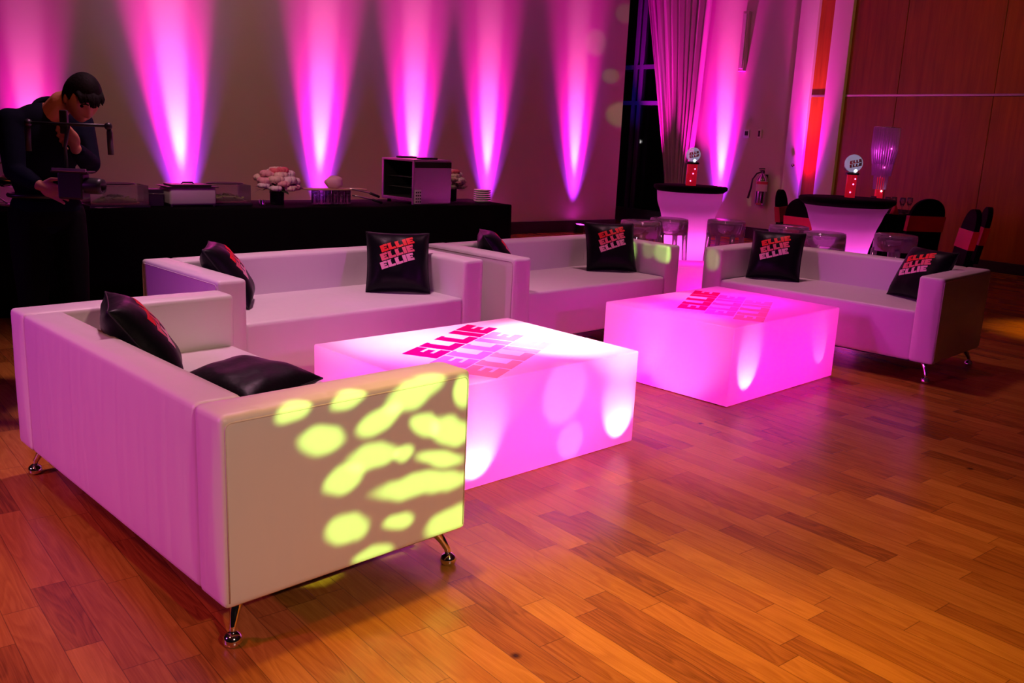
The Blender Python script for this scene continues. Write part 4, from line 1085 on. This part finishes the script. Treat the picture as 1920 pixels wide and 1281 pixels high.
# ------------------------------------------------------------------ pattern projector
def gobo(loc, target, power, col, size, blobs, rad=.01):
    o = spot('pattern_projector', loc, target, power, col, size, .1, rad)
    fwd = (Vector(target)-Vector(loc)).normalized(); rt = fwd.cross(Vector((0, 0, 1))).normalized(); up = rt.cross(fwd)
    o.rotation_euler = Matrix((rt, up, -fwd)).transposed().to_euler()
    l = o.data; l.use_nodes = True; nt = l.node_tree; nt.nodes.clear(); L = nt.links.new
    out = N(nt, 'ShaderNodeOutputLight'); em = N(nt, 'ShaderNodeEmission'); L(em.outputs[0], out.inputs[0])
    tc = N(nt, 'ShaderNodeTexCoord'); sp = N(nt, 'ShaderNodeSeparateXYZ'); L(tc.outputs['Normal'], sp.inputs[0])
    def Mt(op, a, b=None, c=None):
        n = N(nt, 'ShaderNodeMath', operation=op)
        for i, v in enumerate((a, b, c)):
            if v is None: continue
            if isinstance(v, (int, float)): n.inputs[i].default_value = v
            else: L(v, n.inputs[i])
        return n.outputs[0]
    az = Mt('ABSOLUTE', sp.outputs[2])
    sx, sy = GS
    u = Mt('MULTIPLY', Mt('DIVIDE', sp.outputs[0], az), sx); v = Mt('MULTIPLY', Mt('DIVIDE', sp.outputs[1], az), sy)
    cv = N(nt, 'ShaderNodeCombineXYZ'); L(u, cv.inputs[0]); L(v, cv.inputs[1])
    nz = N(nt, 'ShaderNodeTexNoise', i_Scale=45.0, i_Detail=1.0); L(cv.outputs[0], nz.inputs['Vector'])
    ds = N(nt, 'ShaderNodeVectorMath', operation='SUBTRACT'); L(nz.outputs['Color'], ds.inputs[0]); ds.inputs[1].default_value = (.5, .5, .5)
    dm = N(nt, 'ShaderNodeVectorMath', operation='SCALE'); L(ds.outputs[0], dm.inputs[0]); dm.inputs['Scale'].default_value = .008 if size < 30 else 0
    ad = N(nt, 'ShaderNodeVectorMath', operation='ADD'); L(cv.outputs[0], ad.inputs[0]); L(dm.outputs[0], ad.inputs[1])
    tot = None
    for (cx, cy, ax, ay, bx, by, *k) in blobs:
        det = ax*by-ay*bx
        r1 = Vector((by/det, -bx/det, 0)); r2 = Vector((-ay/det, ax/det, 0)); c = Vector((cx, cy, 0))
        d1 = N(nt, 'ShaderNodeVectorMath', operation='DOT_PRODUCT'); L(ad.outputs[0], d1.inputs[0]); d1.inputs[1].default_value = r1
        d2 = N(nt, 'ShaderNodeVectorMath', operation='DOT_PRODUCT'); L(ad.outputs[0], d2.inputs[0]); d2.inputs[1].default_value = r2
        x = Mt('SUBTRACT', d1.outputs['Value'], r1.dot(c)); y = Mt('SUBTRACT', d2.outputs['Value'], r2.dot(c))
        rr = Mt('ADD', Mt('MULTIPLY', x, x), Mt('MULTIPLY', y, y))
        mr = N(nt, 'ShaderNodeMapRange', interpolation_type='SMOOTHSTEP'); L(rr, mr.inputs[0]); mr.inputs[1].default_value = .35; mr.inputs[2].default_value = 1.15; mr.inputs[3].default_value = (k[0] if k else 1); mr.inputs[4].default_value = 0
        tot = mr.outputs[0] if tot is None else Mt('ADD', tot, mr.outputs[0])
    L(Mt('MINIMUM', tot, 8), em.inputs['Strength'])
    return o
GS = (1, 1)
ARM = [[-0.042, 0.0512, 0.0113, 0.002, 0.0038, -0.0059], [-0.0078, 0.046, 0.0127, 0.0014, 0.0028, -0.0051], [0.0399, 0.0369, 0.0249, 0.0054, 0.0074, -0.0094], [0.0123, 0.0281, 0.0166, 0.0043, 0.006, -0.0071], [-0.0251, 0.0294, 0.0161, -0.003, 0.0014, -0.0091], [0.0466, 0.0156, 0.0133, -0.0042, 0.0001, -0.0079], [0.0685, 0.0057, 0.0197, -0.0075, 0.0, -0.01], [0.079, 0.0252, 0.0027, 0.0095, 0.0082, -0.0049], [0.0081, 0.01, 0.0194, -0.0007, 0.0052, -0.0086], [-0.0115, 0.0045, 0.0132, 0.002, 0.0042, -0.0082], [0.0307, 0.0041, 0.0095, -0.002, 0.0, -0.0053], [0.06, -0.0083, 0.021, -0.0071, 0.0, -0.0055], [0.0468, -0.0188, 0.0415, -0.008, 0.0033, -0.0078], [-0.0084, -0.022, 0.0162, -0.0036, 0.0015, -0.0092], [0.0272, -0.0327, 0.0128, -0.0012, 0.0023, -0.0054], [0.0688, -0.0478, 0.0214, 0.0018, 0.0088, -0.0097], [0.0101, -0.0441, 0.0164, -0.0029, 0.0022, -0.006]]
gobo((3.4, .4, 3.0), (-.44, 2.57, .41), 1750, (.56, 1, .15), 24, ARM)

PT = [([1.075, 14.691, 2.902], [1.269, 14.85, 2.926], [1.09, 14.703, 2.683], .7), ([1.36, 14.924, 2.431], [1.525, 15.059, 2.446], [1.37, 14.932, 2.302], .9), ([1.571, 15.097, 1.856], [1.856, 15.33, 1.874], [1.588, 15.111, 1.639], 1.3), ([1.533, 15.066, 3.398], [1.717, 15.216, 3.425], [1.546, 15.076, 3.24], .5),
      ([0.883, 7.044, 0.637], [0.923, 7.004, 0.644], [0.891, 7.037, 0.522], 3.2), ([1.002, 6.923, 0.645], [1.045, 6.881, 0.652], [1.008, 6.918, 0.565], 1.0), ([1.115, 6.809, 0.644], [1.196, 6.727, 0.658], [1.121, 6.803, 0.557], 2.6), ([1.477, 6.835, 0.601], [1.529, 6.784, 0.611], [1.484, 6.828, 0.506], 1.2),
      ([4.039, 14.472, 0.898], [4.094, 14.404, 0.904], [4.051, 14.457, 0.751], .5), ([3.742, 14.834, 0.587], [3.801, 14.762, 0.594], [3.749, 14.825, 0.494], .8)]
gl, gt_ = Vector((3.35, .35, 3.05)), Vector((1.6, 9.0, 1.1))
gf = (gt_-gl).normalized(); gr = gf.cross(Vector((0, 0, 1))).normalized(); gu = gr.cross(gf)
def gp(p): d_ = Vector(p)-gl; return Vector((d_.dot(gr)/d_.dot(gf), d_.dot(gu)/d_.dot(gf)))
BL = []
for c_, a_, b_, k_ in PT:
    c2, a2, b2 = gp(c_), gp(a_), gp(b_); BL.append([c2.x, c2.y, a2.x-c2.x, a2.y-c2.y, b2.x-c2.x, b2.y-c2.y, k_])
gobo(tuple(gl), tuple(gt_), 900, (.50, 1, .18), 60, BL)

# ------------------------------------------------------------------ camera, world, view
cam = bpy.data.cameras.new('camera'); co = bpy.data.objects.new('camera', cam); COL.objects.link(co)
cam.sensor_width = 36; cam.lens = 1705.36/1920*36; cam.clip_end = 100
rx = Vector((.9989275, .01019253, .04516603)); uy = Vector((-.04630182, .21989641, .97442378)); bz = Vector((0, -.97546998, .2201325))
mx = Matrix((rx, uy, bz)).transposed().to_4x4(); mx.translation = Vector((0, 0, 1.44077)); co.matrix_world = mx
sc.camera = co
w = bpy.data.worlds.new('night'); sc.world = w; w.use_nodes = True
w.node_tree.nodes['Background'].inputs[0].default_value = (1, .55, .55, 1); w.node_tree.nodes['Background'].inputs[1].default_value = .004
sc.view_settings.view_transform = 'Standard'; sc.view_settings.look = 'None'; sc.view_settings.gamma = 1; sc.view_settings.exposure = 0
sc.view_settings.use_curve_mapping = False
sc.cycles.use_denoising = True
sc.cycles.sample_clamp_indirect = 6
sc.cycles.max_bounces = 8; sc.cycles.diffuse_bounces = 2; sc.cycles.glossy_bounces = 3; sc.cycles.transparent_max_bounces = 16
sc.cycles.caustics_reflective = False; sc.cycles.caustics_refractive = False
